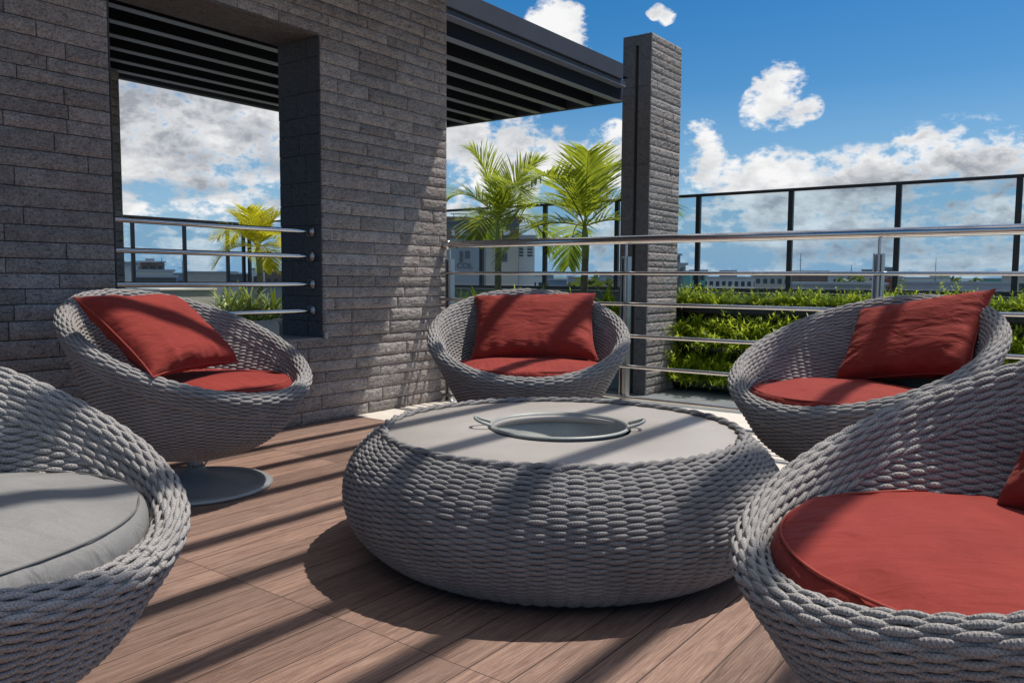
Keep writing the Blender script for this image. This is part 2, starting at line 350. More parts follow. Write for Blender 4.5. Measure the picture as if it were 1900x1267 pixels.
# city ground far below
m, t, b = mat('city_ground'); tc = t.node('ShaderNodeTexCoord').outputs['Object']
n = t.noise(tc, .02, 8, .65); n2 = t.noise(tc, .11, 4, .6)
c = t.mix(t.mapr(n, .4, .6), (.06, .10, .05), (.26, .24, .23)); c = t.mix(t.mapr(n2, .4, .6, 0, .6), c, (.32, .22, .17)); t.link(c, b.inputs['Base Color']); b.inputs['Roughness'].default_value = .9
mb = MB(); mb.add([(-9000, -9000, -32), (9000, -9000, -32), (9000, 9000, -32), (-9000, 9000, -32)], [(0, 1, 2, 3)]); o = mb.build('ground', m); tag(o, kind='structure')

# ================================================================== STONE WALL WITH OPENING
YW = 3.91; OX0, OX1, OZ0, OZ1 = 1.985, 3.272, .525, 2.362; WX0, WX1, WZ1 = -1.6, 4.434, 3.35
def courses(z0, z1, mean=.0755):
    n = max(1, round((z1 - z0) / mean)); h = rng.uniform(.8, 1.22, n); h = h / h.sum() * (z1 - z0); return z0 + np.concatenate([[0], np.cumsum(h)])
def blocks(x0, x1, zs, place, lmin=.22, lmax=.62, holes=(), rough=.0068):
    """split-face blocks: place(x, z, out) -> world point; returns arrays"""
    V = []; Q = []; T = []; nv = 0
    for k in range(len(zs) - 1):
        za, zb = zs[k], zs[k + 1]; zc = (za + zb) / 2
        segs = [(x0, x1)]
        for (hx0, hx1, hz0, hz1) in holes:
            if hz0 < zc < hz1:
                segs = [q for (p, r) in segs for q in ((p, hx0), (hx1, r)) if q[1] - q[0] > .01]
        for (sa, sb) in segs:
            x = sa - 0; first = True
            cuts = [sa]
            xx_ = sa + rng.uniform(.08, lmax)
            while xx_ < sb - .08: cuts.append(xx_); xx_ += rng.uniform(lmin, lmax)
            cuts.append(sb)
            for a, b_ in zip(cuts[:-1], cuts[1:]):
                g = .0022; a2, b2, z2, z3 = a + g, b_ - g, za + g, zb - g
                nx = max(4, int((b2 - a2) / .0095)); nz = max(5, int((z3 - z2) / .009))
                X = np.linspace(a2, b2, nx); Z = np.linspace(z2, z3, nz); tone = rng.uniform(0, 1); ph = rng.uniform(0, 100); proud = rng.uniform(.0, .012)
                out = np.empty((nz, nx))
                for i in range(nz):
                    for j in range(nx):
                        e = min(min(i, nz - 1 - i) / 1.6, min(j, nx - 1 - j) / 1.6, 1)
                        nn = mn.noise(Vector((X[j] * 13 + ph, Z[i] * 24 - X[j] * 9, ph))) + .6 * mn.noise(Vector((X[j] * 34, Z[i] * 60 + ph, ph))) + .4 * mn.noise(Vector((X[j] * 75, Z[i] * 120, ph)))
                        out[i, j] = .004 + e * (proud * .6 + rough * (.55 + .75 * nn))
                    
                gx_, gz_ = np.meshgrid(X, Z)
                P = place(gx_.ravel(), gz_.ravel(), out.ravel())
                idx = np.arange(nz * nx).reshape(nz, nx) + nv
                q = np.stack([idx[:-1, :-1], idx[:-1, 1:], idx[1:, 1:], idx[1:, :-1]], -1).reshape(-1, 4)
                V.append(P); Q.append(q); T.append(np.full(len(P), tone)); nv += len(P)
                # sides back to the mortar
                bi = np.concatenate([idx[0, :], idx[1:, -1], idx[-1, -2::-1], idx[-2:0:-1, 0]]); loc = bi - idx[0, 0]
                xb, zb_ = gx_.ravel()[loc], gz_.ravel()[loc]; B = place(xb, zb_, np.full(len(xb), -.012))
                k2 = np.arange(len(bi)); n_ = len(bi)
                V.append(B); T.append(np.full(n_, tone)); Q.append(np.stack([bi[(k2 + 1) % n_], bi, nv + k2, nv + (k2 + 1) % n_], -1)); nv += n_
    return np.vstack(V), np.vstack(Q), np.concatenate(T)
wall = empty('stone_wall', (4.43, 3.91, 0))
wall_w = Vector((4.43, 3.91, 0))
def fit(o, p):     # keep world placement while the parent empty stands at the base
    o.location = -p.location if p.rotation_euler.z == 0 else o.location; return o
zs = np.concatenate([courses(0, OZ0)[:-1], courses(OZ0, OZ1)[:-1], courses(OZ1, WZ1)])
V, Q, T = blocks(WX0, WX1, zs, lambda x, z, o_: np.c_[x, YW - o_, z], holes=[(OX0, OX1, OZ0, OZ1)])
fit(np_mesh('cladding', V, Q, M_STONE, wall, False, T), wall)
mb = MB()
BK = YW + .39
mb.box(WX0, OX0, YW + .002, BK, 0, WZ1); mb.box(OX1, WX1 - .002, YW + .002, BK, 0, WZ1); mb.box(OX0, OX1, YW + .002, BK, 0, OZ0 - .012); mb.box(OX0, OX1, YW + .002, BK, OZ1 + .012, WZ1)
fit(mb.build('wall_core', M_MORTAR, wall), wall)
# smooth reveal lining: stone tiles of uneven size
def reveal(name, mt, quads):
    mb = MB()
    for q in quads: mb.box(*q)
    return fit(mb.build(name, mt, wall, bevel=.0015), wall)
rv = []
zz = OZ0
ysplit = [YW - .004, BK]
while zz < OZ1 - .02:
    h = rng.uniform(.08, .24); z2 = min(zz + h, OZ1)
    cut = YW + rng.uniform(.08, .3)
    for a, b_ in ((YW - .004, cut), (cut, BK)):
        pr_ = rng.uniform(0.002, .005); rv.append((OX1 - .008 - pr_ + .004, OX1 - .0005, a + .0015, b_ - .0015, zz + .0015, z2 - .0015))
    zz = z2
reveal('jamb_lining', M_SLAB, rv)
reveal('jamb_lining', M_SLAB, [(OX0 + .0005, OX0 + .008, YW - .004, BK, OZ0, OZ1)])
reveal('lintel_soffit', M_SLAB2, [(OX0 + .01, OX1 - .012, YW - .006, BK, OZ1 - .004, OZ1 + .01)])
reveal('sill', simple('pale_sill_stone', (.20, .19, .18), .7, var=.15, vscale=10), [(OX0 + .01, OX1 - .012, YW - .008, BK, OZ0 - .011, OZ0 + .004)])
mb = MB(); mb.box(OX1 + .004, OX1 + .026, YW - .022, YW + .01, OZ0 - .005, OZ0 + .035)
fit(mb.build('socket_cover', simple('pale_grey_plastic', (.35, .36, .35), .5), wall, bevel=.002), wall)
tag(wall, 'rough split-face brown stone wall with large rectangular opening', 'wall')

# rails across the opening
wr = empty('opening_railing', (OX1 - .012, YW + .085, OZ0))
for z in (1.184, 1.031, .859, .694):
    mb = MB(); mb.tube([(OX0 + .0085, YW + .085, z), (OX1 - .011, YW + .085, z)], .0145, 14)
    rl = mb.build('rail', M_STEEL, wr); rl.location = -wr.location
    mb = MB()
    prof = [(.0, 0), (.035, 0), (.037, .004), (.034, .010), (.019, .014), (.017, .02)]
    vs = MB(); vs.lathe(prof, 24)
    vv = [(OX1 - .011 - p[2], YW + .085 + p[0], z + p[1]) for p in vs.v]; mb.add(vv, vs.f, True)
    fl = mb.build('flange', M_STEELB, rl)
tag(wr, 'four horizontal steel rails fixed inside the stone wall opening', 'railing')

# ================================================================== BALUSTRADE (X = 4.4)
XR = 4.4
bal = empty('balustrade', (XR, 3.87, 0))
mb = MB(); mb.tube([(XR, 3.885, 1.143), (XR, -3.4, 1.143)], .0255, 20); q = mb.build('handrail', M_STEEL, bal); q.location = -bal.location
mb = MB(); s_ = MB(); s_.lathe([(.036 * math.sin(a), 1.143 - .036 * math.cos(a)) for a in np.linspace(0, PI, 12)], 20, (XR, 3.872)); mb.add(s_.v, s_.f, True)
kn = mb.build('end_cap', M_STEEL, bal); kn.location = -bal.location
for z, y0 in ((.938, 3.9), (.749, 3.9), (.553, 3.9), (.364, 3.9), (.17, 3.9)):
    mb = MB(); mb.tube([(XR - .035, y0, z), (XR - .035, -3.4, z)], .0105, 12); q = mb.build('rail', M_STEEL, bal); q.location = -bal.location
mb = MB(); mb.tube([(XR - .02, 3.9, .045), (XR - .02, -3.4, .045)], .0145, 12); q = mb.build('rail', M_STEEL, bal); q.location = -bal.location
for y in (3.845, 2.40, .945, -.51, -1.96, -3.4):
    mb = MB(); mb.tube([(XR, y, 0.003), (XR, y, 1.035)], .0165, 14)
    mb.tube([(XR, y, 1.03), (XR, y, 1.12)], .008, 10)
    q = mb.build('post', M_STEELB, bal); q.location = -bal.location
    mb = MB(); mb.box(XR - .024, XR + .024, y + .0175, y + .0245, .01, 1.04); mb.box(XR - .024, XR + .024, y - .0245, y - .0175, .01, 1.04)
    q2 = mb.build('post_plates', M_STEELB, q)
    mb = MB(); mb.lathe([(.0, .018), (.03, .017), (.042, .010), (.044, .004)], 24, (XR, y)); q3 = mb.build('base_flange', M_STEEL, q)
tag(bal, 'stainless steel balustrade with round handrail and thin horizontal rails', 'railing')

# ================================================================== PERGOLAS
pg = empty('terrace_pergola', (4.6, 4.32, 2.88)); P0 = -pg.location
XE = 8.0; YE = 8.0; PZ = 2.87
def pbox(name, *b_, m=None, par=None, bev=.003):
    mb = MB(); mb.box(*b_); q = mb.build(name, m or M_PERG, par or pg, bevel=bev); q.location = P0 if (par is None) else (0, 0, 0); return q
pbox('fascia', 1.2, 7.75, 4.302, 4.36, 3.045, 3.21)
gt_ = pbox('gutter', 1.2, 7.86, 4.33, 4.425, 3.0, 3.04)
mb = MB(); mb.box(1.2, 7.86, 4.328, 4.427, 2.992, 2.999); mb.build('bounce_light_strip', M_PERGL, gt_)  # bounce light painted as a thin pale strip under the gutter
ys = [4.43 + .364 * i for i in range(10)]
for i, y in enumerate(ys):
    q_ = pbox('slat', 1.3, XE - .052, y, y + .085, PZ + .003, PZ + .235, m=M_PERGD)
    mb = MB(); mb.box(1.3, XE - .052, y - .002, y + .087, PZ - .004, PZ + .0); mb.build('bounce_light_strip', M_PERGL, q_)  # pale strip added under each slat in place of bounce light
pbox('slat_shade_panel', 1.2, 8.0, 4.37, YE, PZ + .245, PZ + .26, m=M_PERGD)  # panel added on top to darken the slat sides
pbox('end_beam', XE - .05, XE + .02, 4.455, YE + .1, PZ - .004, PZ + .24)
pbox('back_beam', 1.2, XE - .052, YE - .02, YE + .06, PZ - .004, PZ + .24)
tag(pg, 'dark slate pergola of parallel beams behind the stone wall', 'pergola')
# pergola over the seats (above the frame): its slats throw the stripes on the deck
ZS = 3.36; XS = 3.553 + ZS / 2.33
sp_ = empty('seating_pergola', (XS, YW, ZS)); q0 = -sp_.location
KY = .54 / 2.33 * (ZS + .11)
def sbox(name, *b_):
    mb = MB(); mb.box(*b_); q = mb.build(name, M_PERG, sp_); q.location = q0; return q
sbox('wall_ledge', -2.0, XS, 3.87 - KY - .03, YW - .004, ZS, ZS + .06)
y = 3.5
for k in range(9):
    ysl = 3.542 - .025 - .377 * k - KY
    sbox('slat', -2.0, XS, ysl - .0, ysl + .05, ZS + .02, ZS + .20)
tag(sp_, 'slatted pergola above the seating area, out of the picture', 'pergola')

# ================================================================== COLUMNS
def column(x0, x1, y0, y1, z0, z1, label, slot=True):
    c = empty('stone_column', (x0, y0, z0)); L = -c.location
    V, Q, T = blocks(x0, x1, courses(z0, z1, .09), lambda x, z, o_: np.c_[x, y0 - o_, z], .5, 1.2)
    np_mesh('cladding', V, Q, M_STONE, c, False, T).location = L
    mb = MB(); mb.box(x0 + .03, x1 - .002, y0 + .003, y1 - .002, z0, z1 - .002); mb.build('core', M_MORTAR, c).location = L
    mb = MB(); ym = y0 + (y1 - y0) * .5; w_ = .022
    zc = [z0]; 
    while zc[-1] < z1 - .5: zc.append(zc[-1] + .85 + rng.uniform(0, .1))
    zc = [q for q in zc if q < z1 - .2] + [z1]
    for a, b_ in zip(zc[:-1], zc[1:]):
        mb.box(x0, x0 + .032, y0 - .002, ym - w_, a + .001, b_ - .002)
    for a, b_ in zip(zc[:-1], zc[1:]): mb.box(x0 - .004, x0 + .032, ym + w_, y1, a + .001, b_ - .002)
    mb.box(x0 + .001, x0 + .03, ym - w_, ym + w_, z1 - .12, z1 - .003)
    mb.build('side_slabs', M_SLAB2, c, bevel=.002).location = L
    tag(c, label, 'column'); return c
column(8.4, 9.2, 4.307, 4.667, -.46, 3.70, 'tall square stone column with a vertical slot at the end of the pergola')
column(3.24, 4.03, 7.75, 8.1, -.46, 2.862, 'stone column under the far left corner of the pergola seen through the wall opening')

# ================================================================== GLASS FENCES
def fence(ptsf, z0, z1, zb, label, axis, fixed, name='glass_fence'):
    f = empty(name, ((fixed, ptsf[0], zb) if axis == 'Y' else (ptsf[0], fixed, zb))); L = -f.location
    def bx(nm, a, b_, d0, d1, za, zc, m, bev=0):
        mb = MB()
        if axis == 'Y': mb.box(fixed + d0, fixed + d1, a, b_, za, zc)
        else: mb.box(a, b_, fixed + d0, fixed + d1, za, zc)
        o = mb.build(nm, m, f, bevel=bev); o.location = L; return o
    a, b_ = min(ptsf), max(ptsf)
    bx('top_rail', a - .03, b_ + .03, -.032, .032, z1, z1 + .036, M_BLACK, .004)
    bx('bottom_rail', a - .03, b_ + .03, -.03, .03, z0 - .06, z0 - .005, M_BLACK, .003)
    for p in ptsf: bx('post', p - .03, p + .03, -.028, .028, z0 - .004, z1 - .001, M_BLACK, .003)
    s_ = sorted(ptsf)
    for p, q in zip(s_[:-1], s_[1:]): bx('glass_panel', p + .034, q - .034, -.004, .004, z0 + .01, z1 - .006, M_GLASS)
    tag(f, label, 'fence'); return f
ypost = [-2.84, -1.63, -.41, .80, 1.965, 3.179, 4.389, 5.61, 6.84, 8.066, 9.29, 10.5, 11.75, 14.2]
fence(ypost, .80, 1.99, .7, 'black framed glass fence along the right hand roof edge', 'Y', 10.0)
fence([4.5, 5.5, 6.55, 7.6, 8.62, 9.56, 9.93], .80, 1.97, .7, 'black framed glass fence across the far end behind the wall opening', 'X', 14.3)
pw = empty('parapet', (9.9, -3.2, -.46))
mb = MB(); mb.box(9.86, 10.12, -3.2, 14.45, -.46, .735); mb.build('parapet_wall', M_PARAP, pw).location = -pw.location
mb = MB(); mb.box(9.82, 10.16, -3.2, 14.45, .737, .742); mb.build('coping', simple('parapet_coping', (.3, .32, .32), .7), pw).location = -pw.location
tag(pw, 'low grey parapet below the glass fence on the right', 'wall')
pw = empty('parapet', (4.5, 14.3, -.46))
mb = MB(); mb.box(-3, 9.858, 14.2, 14.42, -.46, .735); mb.build('parapet_wall', M_PARAP, pw).location = -pw.location
tag(pw, 'low grey parapet below the far glass fence behind the opening', 'wall')

# ================================================================== WICKER
def ring_tube(P, N, closed, rn, rt, K, acc, fac=None):
    n = len(P); seg = np.linalg.norm(np.diff(P, axis=0), axis=1); al = np.concatenate([[0], np.cumsum(seg)]) + rng.uniform(0, 1)
    acc.setdefault('A', []).append(np.repeat(al, K)); acc.setdefault('R', []).append(np.tile(np.arange(K) / K, n))
    Tn = (np.roll(P, -1, 0) - np.roll(P, 1, 0)) if closed else np.gradient(P, axis=0)
    Tn /= np.linalg.norm(Tn, axis=1)[:, None] + 1e-12
    N = N - (N * Tn).sum(1)[:, None] * Tn; N /= np.linalg.norm(N, axis=1)[:, None]
    B = np.cross(Tn, N)
    a = np.arange(K) * 2 * PI / K - PI
    V = P[:, None, :] + N[:, None, :] * (rn * np.cos(a))[None, :, None] + B[:, None, :] * (rt * np.sin(a))[None, :, None] * (1.0 if fac is None else fac[:, None, None])
    base = acc['n']; i = np.arange(n if closed else n - 1); j = np.arange(K)
    i2 = (i + 1) % n
    Q = np.stack([base + i[:, None] * K + j, base + i[:, None] * K + (j + 1) % K, base + i2[:, None] * K + (j + 1) % K, base + i2[:, None] * K + j], -1).reshape(-1, 4)
    acc['V'].append(V.reshape(-1, 3)); acc['Q'].append(Q); acc['n'] += n * K
def weave_rows(surf, outward, ss, NST, per, rn, rt, amp, acc, valid=None, K=6, par0=0, jit=.0006):
    """surf(phi, s) -> (n,3). each s is one rope row weaving over and under NST stakes"""
    n = NST * per
    for r, s in enumerate(ss):
        if valid is None: ph = np.arange(n) * 2 * PI / n; closed = True
        else:
            lo = valid(s)
            if lo is None: continue
            if lo <= 0: ph = np.arange(n) * 2 * PI / n; closed = True
            else:
                k0 = int(np.ceil(lo / (2 * PI) * n)); ph = np.arange(k0, n - k0 + 1) * 2 * PI / n; closed = False
                if len(ph) < 6: continue
        e = 1e-3; P = surf(ph, s); A = surf(ph + e, s) - P; Bv = surf(ph, s + e) - P
        N = np.cross(A, Bv); N /= np.linalg.norm(N, axis=1)[:, None] + 1e-12
        if outward(ph, P, N) < 0: N = -N
        wv = np.cos(ph * NST / 2) * (1 if (r + par0) % 2 == 0 else -1)
        wv = np.sign(wv) * np.abs(wv) ** .95
        j = np.interp(ph, np.linspace(0, 2 * PI + .3, 60), rng.normal(0, jit, 60))
        P2 = P + N * (amp * wv + j)[:, None]; P2[:, 2] += j * .7
        ring_tube(P2, N, closed, rn, rt, K, acc, .56 + .44 * np.abs(np.cos(ph * NST / 2)) ** .8)

# ---- chair shell, local +X is the open low front
ca, cb, zm, kz = .28 * 1.69 - .005, .311 * 1.69 - .005, .9 - .159 * 1.69 - .024, .119 * 1.69
rb, zb, ccv, rc = .311, .168, .13, .117
RT = .030        # rim roll radius
def zr(ph): return zm - kz * np.cos(ph)
def outer(ph, z, off=0.0):
    ph = np.asarray(ph); z1 = zr(ph); tt = np.clip((z - zb) / (z1 - zb), 0, 1); g = tt + ccv * tt * (1 - tt)
    h = np.clip(1 - (z - zb) / rc, 0, 1); sh = rc * (1 - np.sqrt(np.clip(1 - h * h, 0, 1)))
    rx = rb * (1 - g) + ca * g - sh - off; ry = rb * (1 - g) + cb * g - sh - off
    return np.stack([rx * np.cos(ph), ry * np.sin(ph), np.broadcast_to(z, ph.shape) + 0.0], -1)
def outw(sgn):
    def f(ph, P, N):
        rad = np.stack([np.cos(ph), np.sin(ph), 0 * ph], -1); return sgn * (N * rad).sum()
    return f
TH = 2 * RT; BAND = .05; PITCH = .0078; NST = 70
acc = dict(V=[], Q=[], n=0)
# field rows outside: equal arc length on the side profile
zt = np.linspace(zb + .0005, zm + kz, 900); prof = outer(np.full(900, PI), zt)
arc = np.concatenate([[0], np.cumsum(np.linalg.norm(np.diff(prof, axis=0), axis=1))])
zrows = np.interp(np.arange(.002, arc[-1], PITCH), arc, zt)
def vout(s):
    c = (zm - BAND - s) / kz
    if c >= 1: return 0
    if c <= -1: return None
    return math.acos(c) - .02
weave_rows(lambda ph, s: outer(ph, s, .003), outw(1), zrows, NST, 8, .0044, .0070, .0041, acc, vout)
zin = zrows[zrows > .235]
weave_rows(lambda ph, s: outer(ph, s, TH - .003), outw(-1), zin, NST, 8, .0044, .0070, .0041, acc, vout, par0=1)
# rim band running parallel to the rim: outside drop, roll, inside drop
def band(ph, s):
    ph = np.asarray(ph); Z = zr(ph); L1 = BAND + .012; L2 = PI * RT
    if s < L1: return outer(ph, Z - (L1 - s))
    if s < L1 + L2:
        be = (s - L1) / RT; c = outer(ph, Z, RT); rad = np.stack([np.cos(ph), np.sin(ph), 0 * ph], -1)
        return c + RT * math.cos(be) * rad + np.array([0, 0, RT * math.sin(be)])
    return outer(ph, Z - (s - L1 - L2), TH)
def band_out(ph, P, N):
    c = outer(ph, zr(ph) - .02, RT); return ((P - c) * N).sum()
LB = 2 * (BAND + .012) + PI * RT
acc2 = dict(V=[], Q=[], n=0)
weave_rows(band, band_out, np.arange(.003, LB, .0078), NST, 8, .0044, .0070, .0039, acc2)
chairM = {}
def shell(parent):
    rope_obj('woven_bowl', acc, M_ROPE, parent)
    rope_obj('woven_rim', acc2, M_ROPE, parent)
    ph = np.linspace(0, 2 * PI, 97)[:-1]; VV = []; FF = []
    for k in range(14):
        z = zb + .02 + (zr(ph) - .012 - zb - .02) * k / 13; VV.append(np.stack([outer(np.array([p]), zz_, RT)[0] for p, zz_ in zip(ph, z)]))
    VV = np.vstack(VV)
    for k in range(13):
        for j in range(96): FF.append((k * 96 + j, k * 96 + (j + 1) % 96, (k + 1) * 96 + (j + 1) % 96, (k + 1) * 96 + j))
    np_mesh('light_leak_liner', VV, np.array(FF), M_ROPET, parent)  # liner added between the layers to block light leaking through the weave
def make_chair():
    r = empty('swivel_chair'); shell(r)
    mb = MB(); mb.lathe([(0, .262), (.36, .262), (.36, .256), (0, .256)], 48); mb.build('seat_pan', M_BLACK, r)
    mb = MB(); mb.lathe([(0, .182), (.235, .178), (.24, .168), (.235, .164), (0, .168)], 48); mb.build('underside_plate', M_ALU, r)
    mb = MB(); pr = [(.0, .10), (.034, .10), (.036, .085), (.06, .062), (.12, .036), (.19, .020), (.245, .014), (.262, .017), (.272, .022), (.306, .019), (.318, .011), (.315, .002), (0, .002)]
    mb.lathe(pr, 64); mb.build('base_disc', M_ALU, r)
    mb = MB(); mb.lathe([(.030, .095), (.030, .170)], 24); mb.build('stem', M_ALU, r)
    for k in range(3):
        a = PI * 2 * k / 3 + .9; mb = MB(); mb.tube([(.034 * math.cos(a), .034 * math.sin(a), .085), (.085 * math.cos(a), .085 * math.sin(a), .170)], .0035, 6); mb.build('brace', M_ALU, r)
    return r
CH = {1: (1.892, 3.10, -1.313), 2: (3.37, 2.405, -2.506), 3: (3.356, .782, 2.707), 4: (1.51, .069, 2.138), 5: (.426, 1.644, -.95)}
CL = {1: 'grey woven rope tub chair in front of the stone wall opening',
      2: 'grey woven rope tub chair behind the table, facing the camera beside the steel railing',
      3: 'grey woven rope tub chair at the right, behind the table and next to the railing',
      4: 'large nearest grey rope chair cut off by the lower right corner',
      5: 'grey woven rope chair with a grey seat cushion in the lower left corner'}
proto = make_chair()
for i in (1, 2, 3, 4, 5):
    c = proto if i == 1 else copy_tree(proto)
    x, y, a = CH[i]; c.location = (x, y, 0); c.rotation_euler = (0, 0, a)
    tag(c, CL[i], 'chair', 'rope swivel chairs around the low table')

# ---- seat cushions
def cushion_mesh(R0=.408, th=.085, seed=0):
    V = []; n = 96; prof = []
    rr = random.Random(seed)
    # underside centre -> edge -> top centre
    for k in range(12): prof.append((R0 * .93 * k / 11, -th * .5 + 0.0))
    for a in np.linspace(-PI / 2, PI / 2, 13)[1:-1]: prof.append((R0 * .93 + R0 * .07 * math.cos(a) ** .8 * 1.0, th * .5 * math.sin(a)))
    for k in range(22):
        u = k / 21; prof.append((R0 * .93 * (1 - u), th * .5 + .030 * math.sin(min(1, u * 1.6) * PI / 2)))
    vs = []; fs = []
    for i, (r, z) in enumerate(prof):
        for j in range(n):
            a = 2 * PI * j / n; x, y = r * math.cos(a), r * math.sin(a)
            wv = 0
            if z > 0:
                e = min(1, r / R0)
                wv = .010 * e * mn.noise(Vector((x * 6 + seed, y * 6, 0))) + .005 * e * e * mn.noise(Vector((a * 9, r * 9, seed + 3))) + .004 * mn.noise(Vector((x * 16, y * 5, seed)))
            vs.append((x * (1.0 if x > 0 else .76), y * 1.02, z + wv))
    for i in range(len(prof) - 1):
        for j in range(n): fs.append((i * n + j, i * n + (j + 1) % n, (i + 1) * n + (j + 1) % n, (i + 1) * n + j))
    return vs, fs
def seat_cushion(i, M, MP, label, seed, dz=.0, dx=0.0):
    x, y, a = CH[i]; r = empty('seat_cushion', (x + dx * math.cos(a), y + dx * math.sin(a), .418 + dz), a)
    vs, fs = cushion_mesh(seed=seed)
    mb = MB(); mb.add(vs, fs, True); mb.build('cushion_cover', M, r)
    mb = MB(); pts = [(.391 * math.cos(q) * (1.0 if math.cos(q) > 0 else .76), .391 * 1.02 * math.sin(q), .0425 + .004 * mn.noise(Vector((math.cos(q) * 2.3 + seed, math.sin(q) * 2.3, 1)))) for q in np.linspace(0, 2 * PI, 96, endpoint=False)]
    mb.tube(pts, .0021 if M is M_GREYF else .003, 6, closed=True); mb.build('piping', MP, r)
    tag(r, label, 'cushion', 'round seat cushions')
seat_cushion(1, M_RED, M_REDD, 'red seat cushion in the chair by the wall opening', 11)
seat_cushion(2, M_RED, M_REDD, 'red seat cushion in the chair behind the table, facing the camera', 22)
seat_cushion(3, M_RED, M_REDD, 'red seat cushion in the far right chair by the railing', 33)
seat_cushion(4, M_RED, M_REDD, 'big red seat cushion in the nearest chair at lower right', 44)
seat_cushion(5, M_GREYF, M_GREYD, 'light grey seat cushion with a seam in the lower left chair', 55, dz=.014)

# ---- pillows
def pillow_mesh(w_, h_, th, seed):
    nx, ny = 56, 40; vs = []; fs = []
    for side in (1, -1):
        for j in range(ny + 1):
            for i in range(nx + 1):
                u = -1 + 2 * i / nx; v = -1 + 2 * j / ny
                pin = 1 - .085 * (1 - abs(v) ** 3) * (abs(u) ** 3) * 1; pinv = 1 - .11 * (1 - abs(u) ** 2.5) * (abs(v) ** 3)
                x = u * w_ / 2 * pin; y = v * h_ / 2 * pinv
                bz = ((1 - u ** 4) * (1 - v ** 4)); bz = max(bz, 0) ** .5
                z = th / 2 * bz
                ed = bz * (1 - bz) * 4
                wr_ = .014 * mn.noise(Vector((x * 5 + seed, y * 5, side))) + .011 * ed * mn.noise(Vector((math.atan2(v, u) * 8, math.hypot(u, v) * 1.5, seed)))
                # creases running in from the corners and the lower edge
                wr_ += .012 * ed * math.sin(28 * x + 7 * mn.noise(Vector((x * 6, y * 6, seed + 5)))) * max(0, -v) ** 1.0
                vs.append((x, y, side * (z + wr_ * bz)))
    A = (nx + 1) * (ny + 1)
    for s_i in range(2):
        for j in range(ny):
            for i in range(nx):
                k = s_i * A + j * (nx + 1) + i; f = (k, k + 1, k + nx + 2, k + nx + 1); fs.append(f if s_i == 0 else f[::-1])
    return vs, fs
def pillow(pos, M, sc, label, seed, w_=.62, h_=.42, th=.15):
    r = bpy.data.objects.new('back_pillow', None); COL.objects.link(r)
    mt = Matrix([[M[0][0], M[0][1], M[0][2], pos[0]], [M[1][0], M[1][1], M[1][2], pos[1]], [M[2][0], M[2][1], M[2][2], pos[2]], [0, 0, 0, 1]])
    r.matrix_world = mt @ Matrix.Scale(sc, 4)
    vs, fs = pillow_mesh(w_, h_, th, seed); mb = MB(); mb.add(vs, fs, True); mb.build('pillow_cover', M_RED, r)
    pts = []
    nx, ny = 56, 40; A = (nx + 1)
    for i in range(nx + 1): pts.append(vs[i])
    for j in range(1, ny + 1): pts.append(vs[j * A + nx])
    for i in range(nx - 1, -1, -1): pts.append(vs[ny * A + i])
    for j in range(ny - 1, 0, -1): pts.append(vs[j * A])
    mb = MB(); mb.tube([(p[0], p[1], 0) for p in pts], .0035, 6, closed=True); mb.build('piping', M_REDD, r)
    tag(r, label, 'pillow', 'red back pillows'); return r
def scaled(pos, s): p = np.array(pos) - CAMP; return p * s + CAMP
M1 = [[.888, -.331, .321], [.46, .656, -.598], [-.013, .678, .735]]
M2 = [[.536, .552, -.639], [-.844, .376, -.382], [.03, .744, .667]]
M3 = [[-.358, .615, -.702], [-.918, -.09, .386], [.1735, .783, .597]]
k1, k2, k3 = 1.0, 1.085, .93
pillow(scaled((1.727, 3.031, .675), k1), M1, k1, 'red pillow tilted against the back of the chair by the wall', 3)
pillow(scaled((3.234, 2.274, .663), k2), M2, k2, 'red pillow upright in the chair facing the camera', 5)
pillow(scaled((3.686, .656, .657), .97), M3, .95, 'red pillow with a raised corner in the far right chair', 8)
RZ = lambda a: np.array([[math.cos(a), -math.sin(a), 0], [math.sin(a), math.cos(a), 0], [0, 0, 1]])
ML = np.array([[-.062, -.596, .799], [.983, -.177, -.055], [.173, .783, .597]]); PL = np.array([-.26, .04, .664])
R4 = RZ(CH[4][2] + .32)
pillow(tuple(R4 @ PL + np.array([CH[4][0], CH[4][1], 0])), (R4 @ ML).tolist(), .95, 'red pillow at the right edge in the nearest chair', 12)

# ---- table
TCX, TCY = 2.266, 1.478
tb = empty('rope_table', (TCX, TCY, 0))
tR, tr0, tz, tpw, tz0 = .726, .558, .4038, 1.246, .0113
aa = np.linspace(-PI / 2 + .02, PI / 2, 800)
pr_r = tr0 + (tR - tr0) * np.clip(np.cos(aa), 0, 1) ** tpw; pr_z = tz0 + (tz - tz0) * (.5 + .5 * np.sin(aa))
keep = ~((pr_r < .607) & (aa > 0)); pr_r, pr_z = pr_r[keep], pr_z[keep]
ar = np.concatenate([[0], np.cumsum(np.hypot(np.diff(pr_r), np.diff(pr_z)))])
def tsurf(ph, s):
    r = np.interp(s, ar, pr_r); z = np.interp(s, ar, pr_z); return np.stack([r * np.cos(ph), r * np.sin(ph), 0 * ph + z], -1)
def tout(ph, P, N):
    c = np.stack([.55 * np.cos(ph), .55 * np.sin(ph), 0 * ph + .2], -1); return ((P - c) * N).sum()
acc3 = dict(V=[], Q=[], n=0)
weave_rows(tsurf, tout, np.arange(.004, ar[-1], .0081), 88, 8, .0052, .0074, .0048, acc3, K=8, jit=.001)
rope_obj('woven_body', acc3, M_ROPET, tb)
mb = MB(); mb.lathe([(max(.3, r_ - .014), z_) for r_, z_ in zip(pr_r[::40], pr_z[::40])], 96); mb.build('light_leak_liner', M_BLACK, tb)  # black liner closing the gaps behind the table weave
acc4 = dict(V=[], Q=[], n=0)
